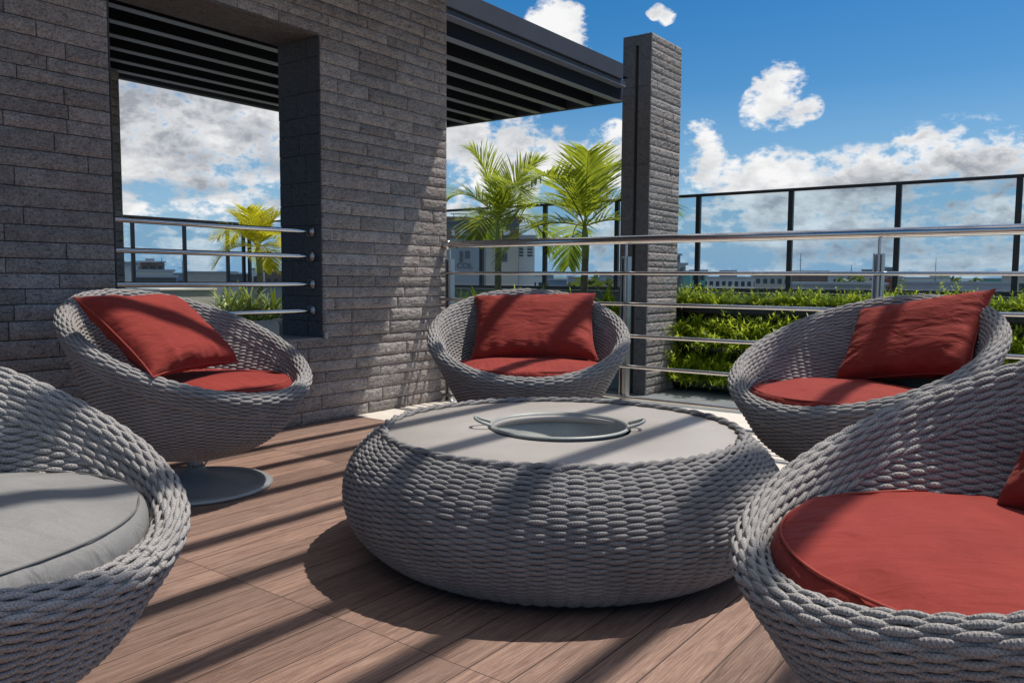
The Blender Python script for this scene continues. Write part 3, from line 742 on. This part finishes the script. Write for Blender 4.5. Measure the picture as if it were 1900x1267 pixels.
def lip(ph, s): return np.stack([(.601 - s * .0) * np.cos(ph), (.601) * np.sin(ph), .3975 + 0 * ph], -1)
for k_, (dr, dz_) in enumerate(((.0, .0), (-.008, -.0015))):
    ph = np.arange(84 * 8) * 2 * PI / (84 * 8)
    wv = np.cos(ph * 42 + k_ * PI)
    P = np.stack([(.603 + dr + .006 * wv) * np.cos(ph), (.603 + dr + .006 * wv) * np.sin(ph), .399 + dz_ + .004 * np.sin(ph * 42 + k_ * PI)], -1)
    N = np.stack([np.cos(ph), np.sin(ph), 0 * ph], -1); ring_tube(P, N, True, .0075, .0075, 8, acc4)
rope_obj('rope_rim', acc4, M_ROPET, tb)
RH = .238
mb = MB(); mb.lathe([(RH, .372), (RH, .390), (RH + .002, .3915), (.592, .3915), (.594, .390), (.594, .372)], 96, closed=True); mb.build('tabletop', M_TOP, tb)
mb = MB(); mb.lathe([(0, .012), (.55, .012), (.55, .03), (0, .03)], 64); mb.build('base_plate', M_BLACK, tb)
tag(tb, 'low round grey rope table with a pale stone top', 'table')
# fire bowl set into the top
fb = empty('fire_bowl', (TCX + .02, TCY + .02, .394)); fb.scale = (.955, .955, .955)
mb = MB(); pr = [(.253, .006), (.2495, .009), (.245, .007), (.241, .0), (.226, -.05), (.19, -.10), (.12, -.128), (0, -.135), (0, -.142), (.125, -.135), (.20, -.105), (.238, -.05), (.244, -.01), (.254, -.002), (.256, .003)]
mb.lathe(pr, 96, closed=True); mb.build('bowl', M_ALU2, fb)
base_a = math.atan2(.84, -.55)
for k in (0, 1):
    a = base_a + (.12 if k == 0 else PI - .10)
    ux, uy = math.cos(a), math.sin(a); px_, py_ = -uy, ux
    pts = []
    for q in np.linspace(-1, 1, 13):
        w_ = .045 * q if abs(q) < 1 else .045 * q
        ext = .056 * (1 - abs(q) ** 4); pts.append((ux * (.248 + ext) + px_ * w_, uy * (.248 + ext) + py_ * w_, .010 + .022 * (1 - abs(q) ** 3)))
    mb = MB(); mb.tube(pts, .0058, 8); mb.build('handle', M_ALU2, fb)
tag(fb, 'round galvanised metal bowl with two loop handles set in the tabletop', 'bowl')

# ================================================================== PLANTS
def leaf_mesh(mb_, tones, base, dirv, up, length, width, droop, tone, seg=4, fold=.25):
    """tapered strip that bends down; appended to mb_"""
    p = Vector(base); d = Vector(dirv).normalized(); upv = Vector(up)
    side = d.cross(upv); side = side if side.length > 1e-3 else d.cross(Vector((1, 0, 0))); side.normalize()
    k = len(mb_.v); vs = []; fs = []
    for i in range(seg + 1):
        u = i / seg; wd = width * (math.sin(PI * min(1, .18 + u * .82)) ** .7) * (1 if i < seg else .05)
        n = side.cross(d)
        vs += [p - side * wd, p + n * fold * wd, p + side * wd]
        p = p + d * (length / seg); d = (d + Vector((0, 0, -droop / seg))).normalized()
    for i in range(seg):
        a = i * 3; fs += [(a, a + 1, a + 4, a + 3), (a + 1, a + 2, a + 5, a + 4)]
    mb_.add(vs, fs, True); tones += [tone] * len(vs)
def set_tone(o, tones):
    a = o.data.attributes.new('tone', 'FLOAT', 'POINT'); a.data.foreach_set('value', np.asarray(tones, np.float32))
def palm(px, py_base, py_crown, X=None, Y=None, el0=0.0, M=M_PALM, scale=1.0, label='', seed=0, nf=12, tr=.055, zb_=-.46):
    rd = random.Random(seed)
    c = at(px, py_crown, 'X', X) if X else at(px, py_crown, 'Y', Y)
    r = empty('palm_tree', (c[0], c[1], zb_)); hc = c[2] - zb_
    mb = MB(); N_ = 40; pts = []; rs = []
    for i in range(N_ + 1):
        u = i / N_; pts.append((.02 * math.sin(u * 4 + seed), .015 * math.cos(u * 3), u * hc * .80)); rs.append(tr * (1.15 - .35 * u) * (1.05 if i % 3 == 0 else 1.0))
    mb.tube(pts, rs, 14); mb.build('trunk', M_TRUNK, r)
    mb = MB(); mb.tube([(pts[-1][0], pts[-1][1], hc * .795), (pts[-1][0], pts[-1][1], hc * .88), (0, 0, hc * .97), (0, 0, hc + .03)], [tr * .85, tr * .98, tr * .7, tr * .3], 14); mb.build('crownshaft', M_SHAFT, r)
    for k in range(nf):
        az = 2 * PI * k / nf * 1.0 + rd.uniform(-.25, .25) + seed; ring_ = k % 3
        el = [.32, .80, 1.25][ring_] + rd.uniform(-.12, .12) + el0; L = scale * [1.05, 1.15, .95][ring_] * rd.uniform(.88, 1.1)
        dr = [2.1, 1.9, 1.3][ring_] * rd.uniform(.85, 1.15)
        d = Vector((math.cos(az) * math.cos(el), math.sin(az) * math.cos(el), math.sin(el))); p = Vector((0, 0, hc)); seg = 26
        mb = MB(); tones = []; rach = [p.copy()]; dirs = [d.copy()]
        for i in range(seg):
            p = p + d * (L / seg); d = (d + Vector((0, 0, -dr / seg * (.35 + 1.3 * i / seg)))).normalized(); rach.append(p.copy()); dirs.append(d.copy())
        mb.tube(rach, [.010 * scale * (1.1 - i / (seg + 1)) for i in range(seg + 1)], 5); tones += [.75] * len(mb.v)
        for i in range(3, seg + 1):
            for sub in (0, .5):
                if i + sub > seg: continue
                u = (i + sub) / seg; pp = rach[i].lerp(rach[min(i + 1, seg)], sub); dd = dirs[i]
                sd_ = dd.cross(Vector((0, 0, 1))).normalized(); nn = sd_.cross(dd)
                ll = scale * .50 * (math.sin(PI * (.12 + u * .82)) ** .6) * rd.uniform(.85, 1.1)
                for s in (-1, 1):
                    ld = (sd_ * s * 1.0 + dd * (.65 + .8 * u) + nn * rd.uniform(.1, .6)).normalized()
                    leaf_mesh(mb, tones, pp, ld, nn, ll, .0105 * scale, .25 + rd.uniform(0, .55), max(0, min(1, rd.gauss(.45, .36))), 4)
        o = mb.build('frond', M, r); set_tone(o, tones)
    tag(r, label, 'palm tree'); return r
palm(925, 545, 408, X=9.2, seed=1, label='left one of the two green palms behind the steel railing', scale=1.14, nf=8)
palm(1085, 545, 420, X=9.2, seed=2.4, label='right one of the two green palms, beside the stone column', scale=1.17, nf=8)
palm(478, 530, 458, Y=9.6, el0=-.12, seed=4.2, M=M_PALMY, label='yellow palm seen through the stone wall opening', scale=.70, nf=12, tr=.05)

# vertical garden: black trough rack with feathery plants
vg = empty('vertical_garden', (9.4, 4.4, -.46)); L = -vg.location
XG = 9.5
mb = MB(); mb.box(XG + .12, XG + .2, -3.2, 4.42, -.46, .60); mb.build('backing_panel', M_BLACK, vg).location = L
for zt_, xo in ((.62, 0.0), (.16, -.13), (-.28, -.26)):
    mb = MB(); mb.box(XG + xo - .10, XG + xo + .10, -3.2, 4.42, zt_ - .13, zt_ - .118)
    mb.box(XG + xo - .112, XG + xo - .101, -3.2, 4.42, zt_ - .13, zt_)
    mb.build('trough', M_BLACK, vg, bevel=.002).location = L
    mb = MB(); mb.box(XG + xo - .10, XG + xo + .10, -3.2, 4.42, zt_ - .117, zt_ - .03); mb.build('soil', M_SOIL, vg).location = L
mb = MB(); mb.box(9.24, 9.68, 4.423, 4.46, -.46, 1.05); mb.build('end_panel', simple('slate_blue_panel', (.07, .09, .11), .6), vg, bevel=.004).location = L
tag(vg, 'black tiered planter rack of a vertical garden behind the railing', 'planter rack')
def tuft_mesh(seed, rad=.17, nst=72):
    rd = random.Random(seed); mb = MB(); tones = []
    for k in range(nst):
        az = rd.uniform(0, 2 * PI); el = rd.uniform(.1, 1.45); d = Vector((math.cos(az) * math.cos(el), math.sin(az) * math.cos(el), math.sin(el)))
        p = Vector((rd.uniform(-.05, .05), rd.uniform(-.09, .09), 0)); Ls = rad * rd.uniform(.6, 1.15); n = 7; tn = rd.gauss(.5, .3)
        for i in range(n):
            p = p + d * (Ls / n); d = (d + Vector((0, 0, -.09))).normalized()
            for q in range(3):
                ld = (d * .5 + Vector((rd.gauss(0, 1), rd.gauss(0, 1), rd.gauss(0, .8))).normalized()).normalized()
                leaf_mesh(mb, tones, p, ld, (0, 0, 1), rad * rd.uniform(.14, .27), rad * .042, .3, max(0, min(1, tn + rd.gauss(0, .15) + .25 * i / n)), 1, .1)
    return mb, tones
tm = []
for s_ in range(5):
    mb, tones = tuft_mesh(s_ * 13 + 1)
    me = mb.mesh('foliage'); me.materials.append(M_FERN); a = me.attributes.new('tone', 'FLOAT', 'POINT'); a.data.foreach_set('value', np.asarray(tones, np.float32)); tm.append(me)
rows = [(.64, 'top', .155, 1.08, 0.0), (.16, 'middle', .15, 2.0, -.13), (-.28, 'bottom', .17, 1.95, -.26)]
rd = random.Random(5)
for zt_, nm, step, sc, xo in rows:
    y = 4.32
    while y > -.6:
        o = bpy.data.objects.new('fern_plant', tm[rd.randrange(5)]); COL.objects.link(o)
        o.location = (XG + xo - .02 + rd.uniform(-.03, .02), y, zt_ - .04); o.rotation_euler = (0, 0, rd.uniform(0, 6.28)); s0 = sc * rd.uniform(.72, 1.28); o.scale = (s0, s0 * 1.15, s0 * rd.uniform(.8, 1.15))
        tag(o, 'feathery light green plant in the %s trough of the vertical garden' % nm, 'plant', 'feathery plants in the %s trough' % nm)
        y -= step * rd.uniform(.7, 1.25)
# strap-leaved plants
def strap_plant(x, y, z, rad, seed, label, group, n=46, M=M_STRAP, name='striped_grass_plant'):
    rd = random.Random(seed); mb = MB(); tones = []
    for k in range(n):
        az = rd.uniform(0, 2 * PI); el = rd.uniform(.55, 1.45); d = (math.cos(az) * math.cos(el), math.sin(az) * math.cos(el), math.sin(el))
        leaf_mesh(mb, tones, (rd.uniform(-.05, .05), rd.uniform(-.05, .05), 0), d, (0, 0, 1), rad * rd.uniform(.7, 1.3), rad * .045, rd.uniform(.9, 2.2), rd.choice([.05, .2, .45, .95, 1.0]), 7, .25)
    o = mb.build(name, M); set_tone(o, tones); o.location = (x, y, z); tag(o, label, 'plant', group)
for k, (px, py) in enumerate([(418, 578), (440, 588), (462, 575), (486, 590), (508, 578), (535, 590), (428, 600), (455, 606), (480, 604), (560, 585)]):
    p = at(px, py + 12, 'Y', 8.8 - .3 * (k > 5)); strap_plant(p[0], p[1], p[2], .42, k, 'green and cream striped arching plant beyond the wall opening', 'striped plants beyond the opening')
pb = empty('planter_box', (7.1, 9.3, -.46)); p = at(400, 575, 'Y', 9.0)
mb = MB(); mb.box(p[0] - .1, p[0] + 2.6, 8.3, 9.3, -.46, p[2] - .2); mb.build('box_walls', M_PARAP, pb).location = -pb.location
tag(pb, 'grey planter box holding the striped plants beyond the opening', 'planter')
for k, (px, py) in enumerate([(862, 560), (884, 552), (905, 560), (1000, 556), (1062, 560), (1120, 556), (1140, 566), (1150, 590), (840, 575), (960, 560), (1180, 580)]):
    p = at(px, py, 'X', 9.0); strap_plant(p[0], p[1], p[2] - .12, .33, 40 + k, 'dark green spiky plant in the bed at the foot of the palms', 'spiky plants below the palms', 24, M_FERN, 'spiky_plant')
pb = empty('planting_bed', (8.7, 4.8, -.46))
mb = MB(); mb.box(8.72, 9.84, 4.75, 10.5, -.46, .30); mb.build('bed_walls', M_PARAP, pb).location = -pb.location
mb = MB(); mb.box(8.78, 9.8, 4.8, 10.45, .302, .32); mb.build('soil', M_SOIL, pb).location = -pb.location
tag(pb, 'raised grey planting bed holding the two green palms', 'planter')
# cream panel seen through the opening
p = at(297, 540, 'Y', 9.4); q = at(399, 540, 'Y', 9.4)
cp = empty('cream_cabinet', (p[0], 9.4, -.46))
mb = MB(); mb.box(p[0], q[0], 9.4, 9.9, -.46, p[2]); mb.build('cabinet_body', M_CREAM, cp, bevel=.01).location = -cp.location
mb = MB(); mb.box(p[0] - .02, q[0] + .02, 9.38, 9.92, p[2] + .001, p[2] + .03); mb.build('lid', M_CREAM, cp, bevel=.006).location = -cp.location
tag(cp, 'plain cream cabinet beyond the wall opening', 'cabinet')
# beige sofa behind the opening
p = at(505, 598, 'Y', 6.6)
sf = empty('outdoor_sofa', (p[0], 6.6, -.46)); 
def soft_box(name, x0, x1, y0, y1, z0, z1, par, m, rr=.06):
    mb = MB(); mb.box(x0, x1, y0, y1, z0, z1); o = mb.build(name, m, par); b_ = o.modifiers.new('b', 'BEVEL'); b_.width = rr; b_.segments = 5
    for q in o.data.polygons: q.use_smooth = True
    o.location = -par.location; return o
zt_ = p[2]
soft_box('backrest', p[0] - .25, p[0] + .04, 6.5, 6.7, -.05, zt_ + .02, sf, M_BEIGE)
soft_box('backrest', p[0] + .06, p[0] + .75, 6.5, 6.7, -.05, zt_ + .03, sf, M_BEIGE)
soft_box('seat', p[0] - .25, p[0] + .75, 6.72, 7.3, -.22, 0.02, sf, M_BEIGE)
soft_box('frame', p[0] - .24, p[0] + .74, 6.52, 7.28, -.459, -.23, sf, M_BLACK, .01)
tag(sf, 'beige outdoor sofa seen low through the wall opening', 'sofa')

# ================================================================== CITY
def cmat(name, c): return simple(name, c, .85, var=.08, vscale=.3)
CM = {'white': cmat('white_facade', (.58, .58, .56)), 'cream': cmat('cream_facade', (.46, .42, .36)), 'grey': cmat('grey_facade', (.27, .29, .31)), 'brown': cmat('brown_facade', (.19, .12, .09)),
      'dark': cmat('dark_facade', (.10, .11, .12)), 'blue': cmat('blue_grey_facade', (.18, .24, .31)), 'teal': cmat('teal_facade', (.12, .33, .28)), 'red': cmat('red_tile_roof', (.30, .12, .08)),
      'yellow': cmat('ochre_facade', (.50, .36, .12)), 'metal': cmat('grey_metal_roof', (.36, .38, .41))}
M_WIN = simple('dark_window', (.03, .04, .05), .2)
M_WINL = simple('pale_window', (.6, .66, .72), .3)
def building(x0, x1, ytop, dist, col, name, label, rows=0, cols=0, roof=None, yaw=0.0, depth=None, win=None, tank=False):
    d0 = ray((x0 + x1) / 2, ytop); hd = math.hypot(d0[0], d0[1]); c = CAMP + d0 * dist / hd
    wd = (x1 - x0) / F * dist / abs(d0 @ (R @ np.array([0, 0, -1.0]))) * hd * 1.0
    top = c[2]; zb_ = -32; hgt = top - zb_; az = math.atan2(d0[1], d0[0]); dp = depth or wd * .7
    r = empty(name, (c[0] + d0[0] / hd * dp / 2, c[1] + d0[1] / hd * dp / 2, zb_), az - PI / 2 + yaw)
    mb = MB(); mb.box(-wd / 2, wd / 2, -dp / 2, dp / 2, 0, hgt); mb.build('walls', CM[col], r)
    th = max(.25, dist * .0009)
    mb = MB(); mb.box(-wd / 2 - th, wd / 2 + th, -dp / 2 - th, dp / 2 + th, hgt + .002, hgt + th); mb.build('roof', CM[roof or 'metal'], r)
    if tank:
        mb = MB(); mb.box(-wd * .2, wd * .12, -dp * .2, dp * .2, hgt + th + .002, hgt + th + wd * .12); mb.build('roof_tank', CM['grey'], r)
    if rows:
        vis = dist * 34 / F      # the part of the facade that shows above the parapet
        sh_ = vis / rows; sw = wd / cols
        me = None
        for i in range(rows):
            for j in range(cols):
                x = -wd / 2 + sw * (j + .5); z = hgt - sh_ * (i + .6)
                if me is None:
                    mb = MB(); mb.box(-sw * .28, sw * .28, -.06, .0, -sh_ * .25, sh_ * .25); o = mb.build('window', win or M_WIN, r); me = o.data
                else: o = bpy.data.objects.new('window', me); COL.objects.link(o); o.parent = r
                o.location = (x, -dp / 2 - .003, z)
    tag(r, label, 'building'); return r
K = 'building'
building(200, 246, 488, 130, 'blue', 'apartment_block', 'pale blue grey tower block at the left edge of the opening', 3, 2, yaw=.1)
building(232, 252, 494, 110, 'white', 'apartment_block', 'narrow white block beside the leftmost fence post', 0)
building(263, 297, 487, 150, 'brown', 'apartment_block', 'brown block with a flat roof seen through the opening', 2, 3, tank=True, yaw=.2)
building(256, 312, 504, 100, 'white', 'low_house', 'low white house in front of the brown block', 1, 5)
building(262, 318, 515, 80, 'dark', 'low_house', 'dark low roof at the foot of the brown block')
building(300, 345, 508, 200, 'blue', 'low_building', 'blue grey low building between the two left fence posts', 1, 5)
building(352, 428, 506, 160, 'cream', 'warehouse', 'long plain cream warehouse seen through the opening')
building(428, 462, 509, 140, 'dark', 'low_building', 'dark low building behind the paired fence posts', 1, 3)
building(470, 500, 500, 170, 'white', 'low_house', 'white house right of the yellow palm trunk', 1, 3, roof='dark')
building(494, 530, 505, 150, 'brown', 'low_house', 'brown house with red roof near the right jamb of the opening', 1, 3, roof='red', tank=True)
# tall building behind the palms with its sign
tb2 = building(800, 962, 409, 62, 'grey', 'tower_block', 'tall grey building with painted letters behind the left palm', 0, 0, roof='brown', depth=8, yaw=.0)
wv = tb2.children
hT = at(880, 409, 'X', 50)[2]
def on_tower(px, py):
    """tower-local x, z of a photo pixel on its front"""
    az = tb2.rotation_euler.z; n = np.array([math.sin(az), -math.cos(az), 0.0]); c0 = np.array(tb2.location) + n * 4.0
    r_ = ray(px, py); t_ = ((c0 - CAMP) @ n) / (r_ @ n); P = CAMP + r_ * t_; dlt = P - np.array(tb2.location)
    return dlt[0] * math.cos(az) + dlt[1] * math.sin(az), dlt[2]
def tower_box(name, x0, x1, y0, y1, m, out=.06, par=None):
    a, z1_ = on_tower(x0, y0); b_, z0_ = on_tower(x1, y1); mb = MB(); mb.box(a, b_, -4 - out, -4 - .004, z0_, z1_); return mb.build(name, m, tb2)
tower_box('upper_band', 800, 962, 412, 424, CM['dark'], .10)
tower_box('brown_band', 800, 962, 425, 444, CM['brown'], .05)
for x0, x1 in ((838, 844), (853, 869), (883, 897), (905, 921), (934, 946)): tower_box('window', x0, x1, 427, 437, M_WINL, .09)
tower_box('side_bay', 902, 961, 446, 545, CM['cream'], .12)
tower_box('mark_panel', 853, 859, 466, 486, CM['dark'], .07); tower_box('mark_panel', 863, 872, 466, 480, CM['dark'], .07); tower_box('mark_panel', 931, 941, 470, 486, CM['dark'], .16)
for k in range(6):
    a, z_ = on_tower(842 + k * 22, 400); mb = MB(); mb.box(a - .03, a + .03, -3.9, -3.84, z_ - .6, z_ + .1); mb.build('roof_rail_post', CM['dark'], tb2)
a, z_ = on_tower(836, 398); b_, _z = on_tower(960, 398); mb = MB(); mb.box(a, b_, -3.9, -3.84, z_ + .02, z_ + .08); mb.build('roof_rail', CM['dark'], tb2)
tc_ = bpy.data.curves.new('lettering', 'FONT'); tc_.body = 'COL'; tc_.size = .62; tc_.extrude = .02; tc_.align_x = 'LEFT'
to = bpy.data.objects.new('lettering', tc_); COL.objects.link(to); to.parent = tb2; a, z_ = on_tower(847, 498); to.location = (a, -4.06, z_); to.rotation_euler = (PI / 2, 0, 0); tc_.materials.append(CM['dark'])
dg = bpy.context.evaluated_depsgraph_get(); me_ = bpy.data.meshes.new_from_object(to.evaluated_get(dg)); to2 = bpy.data.objects.new('sign_lettering', me_); COL.objects.link(to2); to2.parent = tb2; to2.location = to.location; to2.rotation_euler = to.rotation_euler; bpy.data.objects.remove(to)
building(958, 992, 442, 66, 'white', 'tower_block', 'pale narrow building right of the tall lettered building', 6, 2, depth=6)
building(986, 1008, 512, 190, 'white', 'low_house', 'white house left of the first tinted panel post', 1, 2)
building(950, 985, 516, 120, 'blue', 'low_building', 'blue glazed low building below the first palm', 1, 3, win=M_WINL)
building(1018, 1052, 520, 150, 'blue', 'low_building', 'small blue grey building between the palms', 1, 4)
building(1054, 1078, 515, 220, 'grey', 'low_building', 'small grey block left of the right palm trunk', 1, 3)
building(1093, 1122, 521, 130, 'yellow', 'low_building', 'ochre yellow building right of the right palm trunk', 1, 4)
building(1120, 1150, 519, 150, 'white', 'low_building', 'white low building next to the ochre one', 1, 3)
building(1248, 1262, 474, 120, 'grey', 'tower_block', 'slim grey tower touching the stone column', 4, 1)
building(1252, 1272, 492, 90, 'white', 'apartment_block', 'white block right of the stone column', 3, 2)
building(1270, 1282, 507, 80, 'teal', 'apartment_block', 'teal green wall panel beside the white block')
building(1284, 1308, 505, 85, 'teal', 'apartment_block', 'second teal green block crossing the first right fence post', 2, 2)
building(1308, 1402, 516, 140, 'white', 'low_building', 'long low white block right of the teal ones', 2, 9, tank=True)
building(1405, 1462, 511, 120, 'cream', 'apartment_block', 'cream apartment block with open bays left of a fence post', 2, 5)
building(1474, 1530, 505, 150, 'brown', 'warehouse', 'brown warehouse right of the second fence post')
building(1486, 1624, 528, 95, 'grey', 'warehouse', 'wide grey warehouse roof behind the top row of plants')
building(1545, 1624, 512, 170, 'white', 'office_building', 'white office with blue bands left of the steel post', 1, 10, win=CM['blue'])
building(1622, 1650, 520, 110, 'red', 'low_house', 'small red roofed house behind the steel post', 1, 2, roof='red')
building(1640, 1662, 497, 420, 'blue', 'tower_block', 'distant blue towers on the skyline near the steel post', 3, 3)
building(1603, 1628, 501, 500, 'blue', 'tower_block', 'faint distant tower left of the steel post', 2, 3)
building(1680, 1840, 526, 115, 'metal', 'warehouse', 'long grey warehouse with a row of vents on the right', 1, 14)
building(1690, 1750, 516, 230, 'white', 'low_building', 'pale block behind the long grey warehouse', 1, 6)
building(1840, 1890, 518, 200, 'teal', 'low_building', 'green block at the far right of the skyline', 1, 3)
building(1893, 1990, 512, 180, 'cream', 'low_building', 'cream block at the right edge behind the glass', 1, 6)
rd = random.Random(9); hn = 0
pos_w = ['left', 'middle', 'right']
for k in range(60):
    px = rd.choice([rd.uniform(222, 525), rd.uniform(835, 1150), rd.uniform(1255, 1960), rd.uniform(1255, 1960)]); ds = rd.uniform(260, 900)
    yt = 519 - 26 / (ds / 100) + rd.uniform(-1.5, 5) + (px - 950) * .006
    if rd.random() < .06: yt -= 9
    wpx = rd.uniform(8, 26)
    b_ = building(px, px + wpx, yt, ds, rd.choice(['white', 'cream', 'grey', 'red', 'blue', 'white', 'brown']), 'distant_house', 'small distant house in the hazy city on the horizon', 0, 0, roof=rd.choice(['red', 'metal', 'brown', 'red']), yaw=rd.uniform(-.6, .6))
    b_['group'] = 'distant houses on the horizon'
def blob_tree(px, py, ds, sz, sd_):
    d0 = ray(px, py); hd = math.hypot(d0[0], d0[1]); c = CAMP + d0 * ds / hd; rd2 = random.Random(sd_)
    r = empty('city_tree', (c[0], c[1], c[2] - sz * 2.2)); mb = MB(); mb.tube([(0, 0, -sz * 3), (0, 0, sz * 1.2)], [sz * .14, sz * .08], 6); mb.build('trunk', M_TRUNK, r)
    mb = MB(); tones = []
    for k in range(170):
        d = Vector((rd2.gauss(0, 1), rd2.gauss(0, 1), rd2.gauss(0, .8))).normalized() * sz * rd2.uniform(.55, 1.05) * (1 + .3 * mn.noise(Vector((k * .3, sd_, 0))))
        q = Vector((0, 0, sz * 1.6)) + d; a = Vector((rd2.gauss(0, 1), rd2.gauss(0, 1), rd2.gauss(0, 1))).normalized() * sz * .22; b_ = a.cross(Vector((rd2.random(), rd2.random(), 1))).normalized() * sz * .2
        mb.add([q - a, q + b_, q + a, q - b_], [(0, 1, 2, 3)]); tones += [rd2.uniform(0, .7)] * 4
    o = mb.build('crown', M_FERNC, r); set_tone(o, tones); tag(r, 'dark green tree among the distant city roofs', 'tree', 'trees in the distant city')
M_FERNC = m_leaf('city_tree_leaf', (.02, .05, .015), (.06, .11, .03), .2)
rdt = random.Random(3)
for k in range(26):
    blob_tree(rdt.choice([rdt.uniform(230, 520), rdt.uniform(990, 1150), rdt.uniform(1255, 1900), rdt.uniform(1255, 1900)]), 522 + rdt.uniform(-4, 7), rdt.uniform(110, 330), rdt.uniform(2.0, 4.0), k)
# masts on the roofs
for px, py, ds in ((1486, 470, 150), (1580, 492, 160), (1737, 478, 230), (338, 484, 150), (300, 478, 150)):
    d0 = ray(px, py); hd = math.hypot(d0[0], d0[1]); c = CAMP + d0 * ds / hd
    mb = MB(); mb.tube([(0, 0, -32 - c[2]), (0, 0, 0)], [.25, .05], 6); mb.tube([(-.7, 0, -1.2), (.7, 0, -1.2)], .04, 5)
    o = mb.build('antenna_mast', CM['dark']); o.location = c; tag(o, 'thin antenna mast rising above the city roofs', 'mast', 'antenna masts over the city')
# hills at the horizon
mb = MB(); vs = []; fs = []; n = 220
for i in range(n):
    a = -1.2 + 3.6 * i / (n - 1)
    h_ = 6 + 20 * (.5 + .5 * mn.noise(Vector((a * 5, 3, 0)))) + 6 * mn.noise(Vector((a * 40, 1, 0)))
    for rr_, zz_ in ((3800, -32), (4000, h_ - 12), (4400, h_), (5200, -32)): vs.append((math.cos(a) * rr_, math.sin(a) * rr_, zz_))
for i in range(n - 1):
    for j in range(3): k = i * 4 + j; fs.append((k, k + 4, k + 5, k + 1))
mb.add(vs, fs, True); o = mb.build('hills', simple('hazy_green_hills', (.10, .14, .15), .95, var=.2, vscale=.01)); tag(o, kind='structure')
